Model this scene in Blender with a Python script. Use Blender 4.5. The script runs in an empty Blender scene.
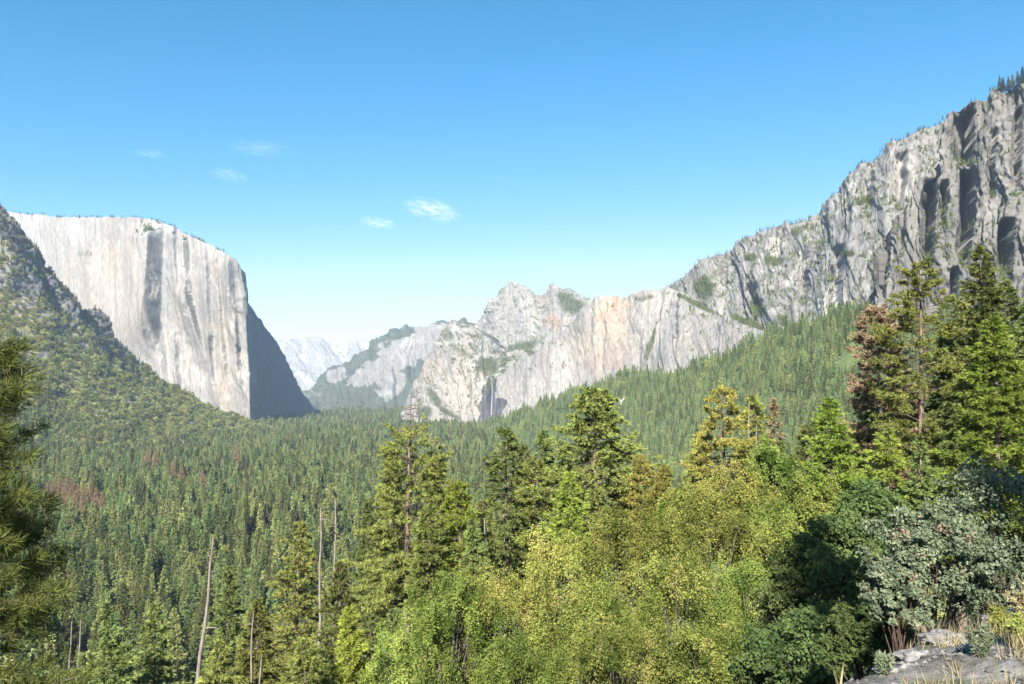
import bpy, math, random
import numpy as np
from mathutils import Vector

random.seed(7)
RNG = np.random.default_rng(7)
scene = bpy.context.scene
COL = scene.collection
PI = math.pi

# ---------------------------------------------------------------- camera model
W, H, F, HORIZON = 1024, 684, 796.0, 388.0
PITCH = math.atan((HORIZON - H / 2) / F)
CP, SP = math.cos(PITCH), math.sin(PITCH)

def P(px, py, Y):
    """world point on the ray through a photo pixel, Y metres up the valley"""
    a = (np.asarray(px, float) - W / 2) / F
    b = (H / 2 - np.asarray(py, float)) / F
    dy = CP - b * SP
    dz = SP + b * CP
    k = np.asarray(Y, float) / dy
    return np.stack(np.broadcast_arrays(a * k, Y * np.ones_like(k), dz * k), -1)

def proj(p):
    x, y, z = p[..., 0], p[..., 1], p[..., 2]
    dep = y * CP + z * SP
    up = -y * SP + z * CP
    dep = np.where(np.abs(dep) < 1e-3, 1e-3, dep)
    return W / 2 + F * x / dep, H / 2 - F * up / dep, dep

# ---------------------------------------------------------------- noise
def _hash(i, j, k):
    h = (i.astype(np.int64) * 374761393 + j.astype(np.int64) * 668265263 + k.astype(np.int64) * 1274126177) & 0xFFFFFFFF
    h = ((h ^ (h >> 13)) * 1274126177) & 0xFFFFFFFF
    return h ^ (h >> 16)
_ang = np.arange(64) * 2.399963
_cz = 1 - 2 * (np.arange(64) + .5) / 64
_G = np.stack([np.cos(_ang) * np.sqrt(1 - _cz ** 2), np.sin(_ang) * np.sqrt(1 - _cz ** 2), _cz], -1) * 1.6

def perlin(x, y, z):
    x, y, z = np.broadcast_arrays(np.asarray(x, float), np.asarray(y, float), np.asarray(z, float))
    xi, yi, zi = np.floor(x), np.floor(y), np.floor(z)
    fx, fy, fz = x - xi, y - yi, z - zi
    u, v, w = [f * f * f * (f * (f * 6 - 15) + 10) for f in (fx, fy, fz)]
    out = 0
    for dx in (0, 1):
        wx = u if dx else 1 - u
        for dy in (0, 1):
            wy = v if dy else 1 - v
            for dz in (0, 1):
                wz = w if dz else 1 - w
                g = _G[_hash(xi + dx, yi + dy, zi + dz) & 63]
                out = out + wx * wy * wz * (g[..., 0] * (fx - dx) + g[..., 1] * (fy - dy) + g[..., 2] * (fz - dz))
    return out

def fbm(x, y, z, o=4):
    a, r = 1.0, 0
    for i in range(o):
        r = r + a * perlin(x * 2 ** i, y * 2 ** i, z * 2 ** i + 17 * i)
        a *= .5
    return r

def ridged(x, y, z, o=3):
    a, r = 1.0, 0
    for i in range(o):
        r = r + a * (1 - 2 * np.abs(perlin(x * 2 ** i, y * 2 ** i, z * 2 ** i + 11 * i)))
        a *= .5
    return r / 1.75

def sm(a, b, x):
    t = np.clip((x - a) / (b - a), 0, 1)
    return t * t * (3 - 2 * t)

def mixc(c, d, t):
    return c + (np.asarray(d) - c) * t[..., None]

# ---------------------------------------------------------------- objects
def tag(o, label=None, cat=None, group=None, kind=None):
    for k, v in (('label', label), ('category', cat), ('group', group), ('kind', kind)):
        if v: o[k] = v
    return o

def mesh(name, verts, faces, mats, smooth=False, attrs=None, midx=None):
    me = bpy.data.meshes.new(name)
    verts = np.ascontiguousarray(verts, np.float32).reshape(-1, 3)
    faces = np.ascontiguousarray(faces, np.int32)
    me.vertices.add(len(verts)); me.vertices.foreach_set('co', verts.ravel())
    if len(faces):
        k = faces.shape[1]
        me.loops.add(faces.size); me.loops.foreach_set('vertex_index', faces.ravel())
        me.polygons.add(len(faces)); me.polygons.foreach_set('loop_start', np.arange(len(faces), dtype=np.int32) * k)
        if midx is not None: me.polygons.foreach_set('material_index', np.ascontiguousarray(midx, np.int32))
    me.update(calc_edges=True)
    if len(faces):
        me.polygons.foreach_set('use_smooth', np.full(len(faces), smooth))
    for n, a in (attrs or {}).items():
        a = np.ascontiguousarray(a, np.float32)
        if a.ndim == 1:
            at = me.attributes.new(n, 'FLOAT', 'POINT'); at.data.foreach_set('value', a)
        else:
            at = me.attributes.new(n, 'FLOAT_COLOR', 'POINT')
            at.data.foreach_set('color', np.concatenate([a, np.ones((len(a), 1), np.float32)], 1).ravel())
    for m in mats: me.materials.append(m)
    return me

def obj(name, me, parent=None, loc=None):
    o = bpy.data.objects.new(name, me); COL.objects.link(o)
    if parent: o.parent = parent
    if loc is not None: o.location = loc
    return o

def empty(name, loc, rz=0):
    o = bpy.data.objects.new(name, None); COL.objects.link(o)
    o.location = loc; o.rotation_euler = (0, 0, rz); o.empty_display_size = .5
    return o

# ---------------------------------------------------------------- materials
def nodes(name):
    m = bpy.data.materials.new(name); m.use_nodes = True
    nt = m.node_tree; nt.nodes.clear()
    return m, nt, nt.nodes.new, nt.links.new

def rock_mat(name, scale, amount=.35, bump=0.0):
    m, nt, N, L = nodes(name)
    out = N('ShaderNodeOutputMaterial'); b = N('ShaderNodeBsdfPrincipled')
    b.inputs['Roughness'].default_value = .95; b.inputs['Specular IOR Level'].default_value = .1
    at = N('ShaderNodeAttribute'); at.attribute_name = 'tint'
    tc = N('ShaderNodeTexCoord'); mp = N('ShaderNodeMapping'); mp.inputs['Scale'].default_value = (scale, scale, scale * .35)
    nz = N('ShaderNodeTexNoise'); nz.inputs['Detail'].default_value = 6; nz.inputs['Roughness'].default_value = .65
    nz.inputs['Scale'].default_value = 1
    mr = N('ShaderNodeMapRange'); mr.inputs[1].default_value = .3; mr.inputs[2].default_value = .7
    mr.inputs[3].default_value = 1 - amount; mr.inputs[4].default_value = 1 + amount
    mx = N('ShaderNodeVectorMath'); mx.operation = 'SCALE'
    L(tc.outputs['Object'], mp.inputs[0]); L(mp.outputs[0], nz.inputs['Vector']); L(nz.outputs['Fac'], mr.inputs[0])
    L(at.outputs['Color'], mx.inputs[0]); L(mr.outputs[0], mx.inputs['Scale'])
    L(mx.outputs[0], b.inputs['Base Color']); L(b.outputs[0], out.inputs[0])
    if bump:
        bp = N('ShaderNodeBump'); bp.inputs['Strength'].default_value = 1; bp.inputs['Distance'].default_value = bump
        L(nz.outputs['Fac'], bp.inputs['Height']); L(bp.outputs[0], b.inputs['Normal'])
    return m

LEAFK = 1.32
def leaf_mat(name, dark, light, accent=None, trans=.25, vary=.25):
    m, nt, N, L = nodes(name)
    dark, light = [tuple(min(1, q * LEAFK) for q in k_) for k_ in (dark, light)]
    if accent: accent = tuple(min(1, q * LEAFK) for q in accent)
    out = N('ShaderNodeOutputMaterial')
    at = N('ShaderNodeAttribute'); at.attribute_name = 'tone'
    oi = N('ShaderNodeObjectInfo')
    rp = N('ShaderNodeValToRGB')
    rp.color_ramp.elements[0].color = (*dark, 1); rp.color_ramp.elements[1].color = (*light, 1)
    if accent:
        e = rp.color_ramp.elements.new(.93); e.color = (*light, 1)
        rp.color_ramp.elements[2].color = (*accent, 1)
    mr = N('ShaderNodeMapRange'); mr.inputs[3].default_value = 1 - vary; mr.inputs[4].default_value = 1 + vary
    hs = N('ShaderNodeHueSaturation')
    mh = N('ShaderNodeMapRange'); mh.inputs[3].default_value = .5 - vary * .10; mh.inputs[4].default_value = .5 + vary * .03
    L(at.outputs['Fac'], rp.inputs[0]); L(oi.outputs['Random'], mr.inputs[0])
    ml = N('ShaderNodeMath'); ml.operation = 'MULTIPLY'; ml.inputs[1].default_value = 7.31
    fr = N('ShaderNodeMath'); fr.operation = 'FRACT'
    L(oi.outputs['Random'], ml.inputs[0]); L(ml.outputs[0], fr.inputs[0]); L(fr.outputs[0], mh.inputs[0])
    L(rp.outputs[0], hs.inputs['Color']); L(mr.outputs[0], hs.inputs['Value']); L(mh.outputs[0], hs.inputs['Hue'])
    d = N('ShaderNodeBsdfDiffuse'); t = N('ShaderNodeBsdfTranslucent'); mx = N('ShaderNodeMixShader')
    mx.inputs[0].default_value = trans
    L(hs.outputs[0], d.inputs['Color']); L(hs.outputs[0], t.inputs['Color'])
    L(d.outputs[0], mx.inputs[1]); L(t.outputs[0], mx.inputs[2]); L(mx.outputs[0], out.inputs[0])
    return m

def bark_mat(name, a, b_, sc=6):
    m, nt, N, L = nodes(name)
    out = N('ShaderNodeOutputMaterial'); b = N('ShaderNodeBsdfPrincipled')
    b.inputs['Roughness'].default_value = .95; b.inputs['Specular IOR Level'].default_value = .1
    tc = N('ShaderNodeTexCoord'); mp = N('ShaderNodeMapping'); mp.inputs['Scale'].default_value = (sc, sc, sc * .12)
    nz = N('ShaderNodeTexNoise'); nz.inputs['Detail'].default_value = 5; nz.inputs['Scale'].default_value = 1
    rp = N('ShaderNodeValToRGB'); rp.color_ramp.elements[0].position = .35; rp.color_ramp.elements[1].position = .68
    rp.color_ramp.elements[0].color = (*a, 1); rp.color_ramp.elements[1].color = (*b_, 1)
    L(tc.outputs['Object'], mp.inputs[0]); L(mp.outputs[0], nz.inputs['Vector']); L(nz.outputs['Fac'], rp.inputs[0])
    bp = N('ShaderNodeBump'); bp.inputs['Distance'].default_value = .04
    L(nz.outputs['Fac'], bp.inputs['Height']); L(bp.outputs[0], b.inputs['Normal'])
    L(rp.outputs[0], b.inputs['Base Color']); L(b.outputs[0], out.inputs[0])
    return m

M_ROCK = rock_mat('granite', .09, .3, 2.2)
M_FARROCK = rock_mat('far_granite', .02, .22, 6)
M_HILL = rock_mat('hillside_soil', .08, .35, 1.2)
M_GROUND = rock_mat('forest_floor', 9, .5, .03)
M_PINE = leaf_mat('pine_needles', (.055, .07, .02), (.20, .22, .06), None, .2)
M_FIR = leaf_mat('fir_needles', (.05, .07, .022), (.175, .21, .065), None, .2)
M_BRIGHT = leaf_mat('young_fir_needles', (.07, .11, .02), (.22, .27, .05), None, .25)
M_GOLD = leaf_mat('yellowing_pine_needles', (.085, .09, .02), (.25, .24, .06), (.28, .2, .06), .22)
M_OAK = leaf_mat('oak_leaves', (.052, .072, .016), (.23, .245, .062), (.27, .21, .08), .28)
M_OAKGREEN = leaf_mat('green_oak_leaves', (.048, .075, .016), (.195, .245, .058), (.24, .22, .07), .28)
M_DARKLEAF = leaf_mat('shaded_shrub_leaves', (.03, .05, .018), (.09, .12, .04), None, .2)  # the shrubs' shade is put into these dark leaf colours
M_DEAD = leaf_mat('dead_needles', (.12, .085, .05), (.25, .185, .11), (.15, .16, .055), .15, .08)
M_MANZ = leaf_mat('manzanita_leaves', (.045, .062, .036), (.14, .165, .10), (.17, .12, .085), .15, .1)
M_DRY = leaf_mat('dry_grass_blades', (.12, .11, .05), (.36, .31, .17), None, .3)
M_FOREST = leaf_mat('forest_needles', (.04, .064, .024), (.165, .205, .07), None, .15, .6)
M_FOREST2 = leaf_mat('slope_needles', (.05, .08, .035), (.20, .26, .09), None, .15, .5)
M_FDEAD = leaf_mat('rust_brown_needles', (.15, .095, .055), (.31, .205, .12), (.17, .18, .065), .15, .06)
M_DECID = leaf_mat('valley_oak_leaves', (.075, .1, .028), (.22, .27, .08), None, .2, .35)
M_NEAR = leaf_mat('long_pine_needles', (.03, .042, .013), (.115, .125, .035), None, .2)
M_CHAP = leaf_mat('chaparral_leaves', (.05, .064, .02), (.19, .215, .068), (.22, .19, .075), .15, .5)
M_BARK = bark_mat('pine_bark', (.07, .05, .04), (.21, .155, .12))
M_GREYBARK = bark_mat('grey_bark', (.05, .045, .038), (.13, .115, .10))
M_DEADWOOD = bark_mat('weathered_dead_wood', (.12, .10, .085), (.24, .205, .18))
M_REDBARK = bark_mat('red_shrub_bark', (.055, .035, .028), (.12, .08, .062), 30)

# ---------------------------------------------------------------- rock walls
WALLS = []

def grid_faces(nr, nc):
    i = np.arange(nr - 1)[:, None] * nc + np.arange(nc - 1)[None]
    return np.stack([i, i + 1, i + nc + 1, i + nc], -1).reshape(-1, 4)

def gnormal(p):
    n = np.cross(np.gradient(p, axis=1), np.gradient(p, axis=0))
    n /= np.linalg.norm(n, axis=-1, keepdims=True) + 1e-9
    return n

def blur_u(a, k):
    k = max(1, int(k)); ker = np.ones(k) / k
    pad = np.pad(a, [(k, k)] + [(0, 0)] * (a.ndim - 1), mode='edge')
    for i in range(a.shape[1]): pad[:, i] = np.convolve(pad[:, i], ker, 'same')
    return pad[k:-k]

def wall(name, rows, nu, nv, disp, colour, mat, label, cat, prof=lambda v: v, jag=4, jagl=25, back=500, drop=.25, seed=0, soft=3, disp2=None, dir2=(0, -1), bdir=None, bright=1.0):
    R = np.array(rows, float)
    t = np.r_[0, np.cumsum(np.hypot(np.diff(R[:, 0]), np.diff(R[:, 1])) + .5)]
    tt = np.linspace(0, t[-1], nu)
    Q = np.stack([np.interp(tt, t, R[:, i]) for i in range(6)], -1)
    if soft > 1: Q = blur_u(Q, soft)
    C = P(Q[:, 0], Q[:, 1], Q[:, 2]); B = P(Q[:, 3], Q[:, 4], Q[:, 5])
    v = np.linspace(0, 1, nv)[:, None]
    pf = prof(v)
    pos = B[None] + (C - B)[None] * np.stack([pf, pf, v], -1)
    mid = .5 * (B + C)
    s = np.r_[0, np.cumsum(np.linalg.norm(np.diff(mid[:, :2], axis=0), axis=1))]
    n = gnormal(pos)
    vis = np.sum(n * -pos, -1).mean()
    n = n * (1 if vis > 0 else -1)
    S = np.broadcast_to(s[None], pos.shape[:2]); V = np.broadcast_to(v, pos.shape[:2])
    pos = pos + n * disp(S, pos[..., 2], V, pos)[..., None]
    if disp2 is not None: pos = pos + np.array([dir2[0], dir2[1], 0.]) * disp2(S, pos[..., 2], V, pos)[..., None]
    j = fbm(s / jagl, 0 * s, 0 * s + seed + .3, 4) * jag
    pos[..., 2] += sm(.8, 1, V) * j[None]
    n2 = gnormal(pos) * (1 if vis > 0 else -1)
    px, py, dep = proj(pos)
    ctx = dict(s=S, z=pos[..., 2], v=V, px=px, py=py, nz=n2[..., 2], n=n2, pos=pos, seed=seed)
    c, veg = colour(ctx)
    c = c * bright
    bd = -n.mean(0)[:, :]; bd[:, 2] = 0
    if bdir is not None: bd[:] = (*bdir, 0)
    bd = blur_u(bd, max(5, nu // 18)); bd /= np.linalg.norm(bd, axis=1, keepdims=True) + 1e-9
    br = [pos]; bc = [c]
    top = pos[-1]; hgt = (top[:, 2] + 230)
    for k in (.02, .06, .13, .25, .45, .7, 1.0):
        q = top + bd * (back * k)
        q[:, 2] = top[:, 2] - hgt * drop * k - (hgt * (1 - drop) * max(0, (k - .5) / .5) ** 1.2) + fbm(s / 40, s * 0 + k * 3, s * 0 + seed, 3) * jag * .6 - jag * .8
        br.append(q[None]); bc.append(c[-1:])
    allp = np.concatenate(br, 0); allc = np.concatenate(bc, 0)
    me = mesh(name, allp, grid_faces(allp.shape[0], nu), [mat], True, {'tint': allc.reshape(-1, 3)})
    o = tag(obj(name, me), label, cat, None, 'structure')
    ctx['veg'] = veg; ctx['name'] = name
    WALLS.append(ctx)
    return ctx

def granite(warm=.4, dark=.5, veg=.3, vegz=.55, light=1.0, extra=None, vegcol=(.085, .105, .04)):
    def f(c):
        s, z, sd = c['s'], c['z'], c['seed']
        big = fbm(s / 220, z / 260, s * 0 + sd, 4)
        st = fbm(s / 16, z / 320, s * 0 + sd + 9, 4)
        st2 = fbm(s / 55, z / 700, s * 0 + sd + 19, 3)
        fine = fbm(s / 9, z / 9, s * 0 + sd + 5, 3)
        col = np.ones(s.shape + (3,)) * np.array([.43, .405, .37]) * light
        col = mixc(col, np.array([.60, .57, .52]) * light, sm(-.1, .7, big + .35 * fine))
        col = mixc(col, np.array([.56, .45, .34]) * light, warm * sm(.1, .8, fbm(s / 130 + 7, z / 200, s * 0 + sd + 2, 3)))
        col = mixc(col, np.array([.24, .235, .235]) * light, dark * sm(.12, .75, st) + 0 * s)
        col = mixc(col, np.array([.30, .295, .29]) * light, dark * .8 * sm(.15, .7, st2))
        col = mixc(col, np.array([.22, .21, .20]) * light, .55 * sm(.35, .9, fine))
        vm = sm(vegz, vegz + .2, c['nz'] + .3 * fine + .12 * big) * sm(-.25, .25, fbm(s / 45, z / 30, s * 0 + sd + 31, 3) + veg - .3)
        if extra is not None:
            col, vm = extra(c, col, vm)
        col = mixc(col, np.array(vegcol), .85 * np.clip(vm, 0, 1))
        return col, vm
    return f

def ell(c, x, y, rx, ry, ang=0, soft=.5, nz=.35):
    dx, dy = c['px'] - x, c['py'] - y
    ca, sa = math.cos(ang), math.sin(ang)
    r = np.hypot((dx * ca + dy * sa) / rx, (-dx * sa + dy * ca) / ry)
    r = r + nz * fbm(c['px'] / 9, c['py'] / 9, c['px'] * 0 + x, 3)
    return 1 - sm(1 - soft, 1 + soft * .3, r)

def stair(p, n, e=.16):
    """angular slabs: noise rounded to steps with short steep risers"""
    q = p * n; f = np.floor(q)
    return (f + sm(.5 - e, .5 + e, q - f)) / n

def dcliff(b, Lb, m, Lm, f, Lf, led=0, Ll=60, sd=0, tilt=.12):
    def d(s, z, v, pos):
        ss = s + 26 * fbm(s / 160, z / 140, s * 0 + sd + 40, 2) + tilt * z
        r = b * 1.3 * stair(perlin(ss / Lb, z / (Lb * 3), s * 0 + sd), 3.2) + b * .5 * perlin(ss / Lb * .6, z / (Lb * 2), s * 0 + sd + 50)
        r = r + m * 1.4 * stair(perlin(ss / Lm, z / (Lm * 4), s * 0 + sd + 4), 3.1) + m * .5 * stair(perlin(ss / Lm * 2.1, z / (Lm * 2.2), s * 0 + sd + 14), 3)
        r = r + f * fbm(ss / Lf, z / (Lf * 2.2), s * 0 + sd + 8, 4)
        if led:
            q = (z + .25 * s + 60 * fbm(s / 130, z / 130, s * 0 + sd + 3, 2)) / Ll
            fr = q - np.floor(q)
            edge = np.where(fr < .8, .5 - fr / .8, -.5 + (fr - .8) / .2)
            r = r + led * edge * sm(.0, .35, perlin(s / 60, z / 60, s * 0 + sd + 77))
        return r
    return d

# -- the sheer monolith on the left
def cap_extra(c, col, vm):
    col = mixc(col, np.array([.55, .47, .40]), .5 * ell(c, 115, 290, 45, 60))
    col = mixc(col, np.array([.30, .30, .31]), .65 * ell(c, 162, 275, 13, 60, .12, .8))  # grey painted over the concave strip for the shadow lying there
    col = mixc(col, np.array([.30, .29, .29]), .35 * ell(c, 205, 300, 10, 60, -.1, .9))
    col = mixc(col, np.array([.60, .50, .40]), .35 * ell(c, 225, 350, 18, 50))
    col = mixc(col, np.array([.20, .22, .26]), .7 * sm(236, 252, c['px'] - (c['py'] - 255) * .075) * sm(-.9, -.1, c['px'] * 0))  # darker flank rock, with the blue of its shade tinted in
    vm = np.maximum(vm * (c['py'] < 240), .22 * ell(c, 85, 254, 9, 2.5)) * (c['px'] < 245)
    return col, vm
def cap_disp():
    base = dcliff(30, 280, 10, 80, 2.4, 24, 0, 60, 3, .06)
    def d(s, z, v, pos):
        px, py, _ = proj(pos)
        r = base(s, z, v, pos) * (.45 + .55 * sm(110, 160, px))
        r = r * (1 - .5 * sm(240, 250, px))
        return r
    return d
def cap_ribs(s, z, v, pos):
    px, py, _ = proj(pos); r = 0 * s
    wv = 2.2 * fbm(s / 90, z / 330, s * 0 + 88, 2)
    for x0, ya, yb, A, wl, dr, sl in ((154, 230, 366, 95, 40, 9, -.05), (177, 228, 310, 34, 16, 3.5, .05), (187, 236, 340, 40, 14, 4, .03), (198, 292, 366, 55, 12, 3, .28), (208, 246, 345, 30, 12, 3, .05),
                                      (222, 250, 405, 28, 12, 3, .06), (232, 257, 345, 48, 14, 5, .05), (161, 300, 405, 34, 12, 5, .12), (120, 222, 350, 12, 20, 3, .05), (92, 236, 330, 16, 16, 3, .05), (240, 320, 412, 36, 10, 2.5, .08), (214, 330, 412, 30, 10, 2.5, .1), (178, 330, 415, 30, 10, 2.5, .08)):
        q = px - x0 - (py - (ya + yb) / 2) * sl + wv
        saw = np.where(q < 0, np.clip(1 + q / wl, 0, 1) ** 1.3, np.clip(1 - q / dr, 0, 1))
        r += 1.35 * A * saw * sm(ya - 10, ya + 12, py) * (1 - sm(yb - 50, yb + 12, py))
    return r
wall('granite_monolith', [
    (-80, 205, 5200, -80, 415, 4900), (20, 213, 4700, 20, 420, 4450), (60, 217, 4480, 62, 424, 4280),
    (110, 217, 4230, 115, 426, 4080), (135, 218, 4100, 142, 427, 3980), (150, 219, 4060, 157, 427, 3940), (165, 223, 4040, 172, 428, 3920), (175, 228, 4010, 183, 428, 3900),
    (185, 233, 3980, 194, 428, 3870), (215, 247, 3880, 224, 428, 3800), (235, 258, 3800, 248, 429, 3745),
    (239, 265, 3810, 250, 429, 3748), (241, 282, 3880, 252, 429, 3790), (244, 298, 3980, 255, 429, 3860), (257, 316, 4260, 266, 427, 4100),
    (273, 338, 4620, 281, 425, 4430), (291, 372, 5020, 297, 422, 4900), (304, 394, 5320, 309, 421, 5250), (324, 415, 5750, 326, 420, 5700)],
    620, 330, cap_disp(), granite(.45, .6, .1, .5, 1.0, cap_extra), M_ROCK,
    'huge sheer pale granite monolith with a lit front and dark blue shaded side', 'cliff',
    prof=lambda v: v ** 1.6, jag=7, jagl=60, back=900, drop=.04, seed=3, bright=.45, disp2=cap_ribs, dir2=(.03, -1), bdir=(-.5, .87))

# -- far snowy looking summits at the head of the valley
wall('far_mountain', [
    (225, 350, 12800, 225, 404, 10800), (262, 345, 12500, 262, 404, 10800), (277, 340, 12500, 277, 404, 10800), (293, 338, 12500, 293, 404, 10800), (306, 338, 12400, 306, 404, 10800),
    (320, 341, 12300, 320, 404, 10700), (331, 349, 12200, 331, 404, 10700), (340, 347, 12200, 340, 404, 10700), (348, 341, 12100, 348, 404, 10700),
    (356, 338, 12100, 356, 404, 10700), (363, 340, 12100, 363, 404, 10700), (375, 346, 12000, 375, 404, 10700), (420, 335, 12000, 420, 404, 10700),
    (446, 325, 12000, 446, 404, 10700), (463, 318, 12000, 463, 404, 10700), (480, 321, 12000, 480, 404, 10700), (520, 340, 12000, 520, 404, 10700)],
    420, 110, dcliff(70, 1100, 30, 340, 26, 170, 0, 60, 6, .6), granite(.1, .45, .05, .8, 1.3), M_FARROCK,
    'pale whitish bare summits far away at the valley head', 'mountain', jag=12, jagl=260, back=1800, drop=.3, seed=6, bright=.33, soft=5)

# -- hazy blue green mountain closing the valley
def mid_extra(c, col, vm):
    rock = np.clip(ell(c, 405, 352, 34, 17, -.3) + ell(c, 372, 372, 26, 12, -.6) + ell(c, 440, 335, 26, 14) + .7 * ell(c, 335, 375, 14, 8, -.5) + .8 * ell(c, 392, 384, 20, 14, -.9), 0, 1)
    rock = np.clip(rock + .4 * sm(.2, .6, fbm(c['s'] / 260, c['z'] / 130, c['s'] * 0 + 5, 4)), 0, 1)
    rock = sm(.3, .6, rock + .25 * fbm(c['s'] / 60, c['z'] / 80, c['s'] * 0 + 9, 4))
    return col, np.clip(1 - rock, 0, 1) * .9
wall('hazy_mountain', [
    (292, 404, 7000, 292, 412, 6700), (300, 393, 7050, 300, 413, 6500), (308, 385, 7100, 306, 414, 6400), (326, 366, 7200, 322, 414, 6200), (345, 356, 7250, 340, 414, 6150),
    (370, 345, 7300, 365, 414, 6100), (393, 331, 7300, 390, 414, 6000), (410, 327, 7300, 408, 414, 6000), (426, 323, 7300, 424, 414, 6000),
    (446, 320, 7300, 444, 414, 5900), (463, 318, 7400, 460, 414, 5900), (480, 321, 7500, 480, 414, 5900), (540, 335, 7600, 540, 414, 5900)],
    420, 200, dcliff(80, 520, 40, 170, 14, 60, 15, 160, 12), granite(.2, .5, .0, 2, 1.0, mid_extra, (.07, .10, .055)), M_FARROCK,
    'hazy blue green mountain with pale cliff bands closing the valley', 'mountain', prof=lambda v: v ** .9, jag=14, jagl=120, back=1500, drop=.3, seed=12, bright=.37)

# -- twin peaks, right of the middle
def peaks_extra(c, col, vm):
    col = mixc(col, np.array([.52, .34, .27]), .6 * ell(c, 553, 322, 14, 8, .3))
    green = np.clip(ell(c, 520, 349, 24, 8, -.35) + ell(c, 574, 306, 20, 10, .45) + .6 * ell(c, 563, 296, 8, 6, .5) + .6 * ell(c, 500, 290, 5, 5), 0, 1)
    return col, np.maximum(vm * .7, green)
wall('twin_peaks', [
    (455, 332, 5000, 455, 372, 4700), (478, 325, 4900, 478, 372, 4500), (486, 316, 4850, 488, 374, 4400), (492, 303, 4820, 494, 376, 4350), (497, 291, 4800, 498, 376, 4300), (504, 284, 4770, 505, 378, 4270),
    (511, 281, 4750, 512, 380, 4250), (518, 282, 4730, 520, 380, 4230), (526, 285, 4700, 526, 380, 4200), (541, 291, 4700, 540, 378, 4150), (545, 283, 4680, 546, 378, 4130),
    (552, 280, 4650, 552, 376, 4100), (560, 285, 4620, 560, 374, 4080), (572, 291, 4600, 572, 372, 4050), (592, 301, 4550, 592, 368, 4000), (640, 318, 4500, 640, 360, 4000)],
    420, 200, dcliff(34, 260, 16, 80, 7, 30, 10, 70, 21, .3), granite(.35, .5, .32, .55, 1.0, peaks_extra), M_ROCK,
    'pair of rounded pale granite peaks with green ledges right of middle', 'mountain', prof=lambda v: v ** 1.1, jag=9, jagl=50, back=700, drop=.3, seed=21, bright=.42, soft=2)

# -- the buttress beside the waterfall
FALL = np.array([(485, 384), (488, 377), (491.5, 375.5), (495.5, 376), (496.5, 384), (495.5, 398), (502, 398), (507, 400), (504, 412), (497, 420), (484, 425), (478, 420), (479, 408), (481.5, 396)], float)
def inpoly(px, py, poly):
    r = np.zeros(px.shape, bool); j = len(poly) - 1
    for i in range(len(poly)):
        xi, yi = poly[i]; xj, yj = poly[j]
        r ^= ((yi > py) != (yj > py)) & (px < (xj - xi) * (py - yi) / (yj - yi + 1e-9) + xi)
        j = i
    return r
def wet(c, col):
    qx = c['px'] + 3.2 * fbm(c['px'] / 5, c['py'] / 11, c['px'] * 0 + 1, 3)
    k = inpoly(qx, c['py'], FALL) * (.75 + .25 * sm(-.2, .2, fbm(c['px'] / 2.2, c['py'] / 30, c['px'] * 0 + 3, 2)))
    return mixc(col, np.array([.10, .095, .115]), k)
def but_extra(c, col, vm):
    col = mixc(col, np.array([.62, .54, .45]), .6 * ell(c, 462, 395, 26, 32))
    col = mixc(col, np.array([.22, .21, .22]), .7 * ell(c, 471, 395, 1.6, 24, 0))
    col = wet(c, col)
    green = np.clip(ell(c, 488, 366, 17, 10, .1) + ell(c, 434, 398, 13, 5, .9) + ell(c, 450, 414, 14, 3.5, .5) + ell(c, 424, 412, 9, 6) + .7 * ell(c, 447, 335, 9, 7, .6)
                    + ell(c, 430, 428, 20, 4) + .6 * ell(c, 462, 352, 16, 4, .5), 0, 1)
    return col, np.maximum(vm, green)
wall('waterfall_buttress', [
    (399, 429, 4060, 399, 432, 4000), (404, 414, 4030, 403, 432, 3900), (409, 397, 4000, 408, 432, 3850), (415, 379, 3980, 413, 433, 3820), (423, 362, 3960, 422, 433, 3780),
    (432, 345, 3950, 430, 433, 3740), (441, 331, 3950, 440, 433, 3700), (453, 323, 3950, 452, 434, 3650), (470, 326, 3950, 467, 435, 3600),
    (482, 334, 3900, 478, 435, 3550), (500, 346, 3850, 490, 435, 3500), (520, 350, 3800, 505, 435, 3450), (545, 352, 3750, 540, 435, 3400)],
    380, 260, dcliff(22, 210, 10, 56, 4, 20, 6, 55, 31, .2), granite(.5, .45, .36, .5, 1.0, but_extra), M_ROCK,
    'rounded granite buttress with green gullies left of the waterfall', 'cliff', prof=lambda v: v ** 1.5, jag=6, jagl=40, back=400, drop=.15, seed=31, bright=.41)

def clefts(ribs):
    def d(s, z, v, pos):
        px, py, _ = proj(pos); r = 0 * s
        px = px + 2.2 * fbm(s / 40, z / 45, s * 0 + 5, 3)
        for x0, ya, yb, D, wl in ribs:
            q = px - x0 + (py - (ya + yb) / 2) * .05
            ins = np.where(q < 0, np.clip(1 + q / wl, 0, 1) ** .8, np.clip(1 - q / 1.2, 0, 1))
            r -= 1.3 * D * ins * sm(ya - 4, ya + 6, py) * (1 - sm(yb - 22, yb + 12, py))
        return r
    return d

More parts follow.
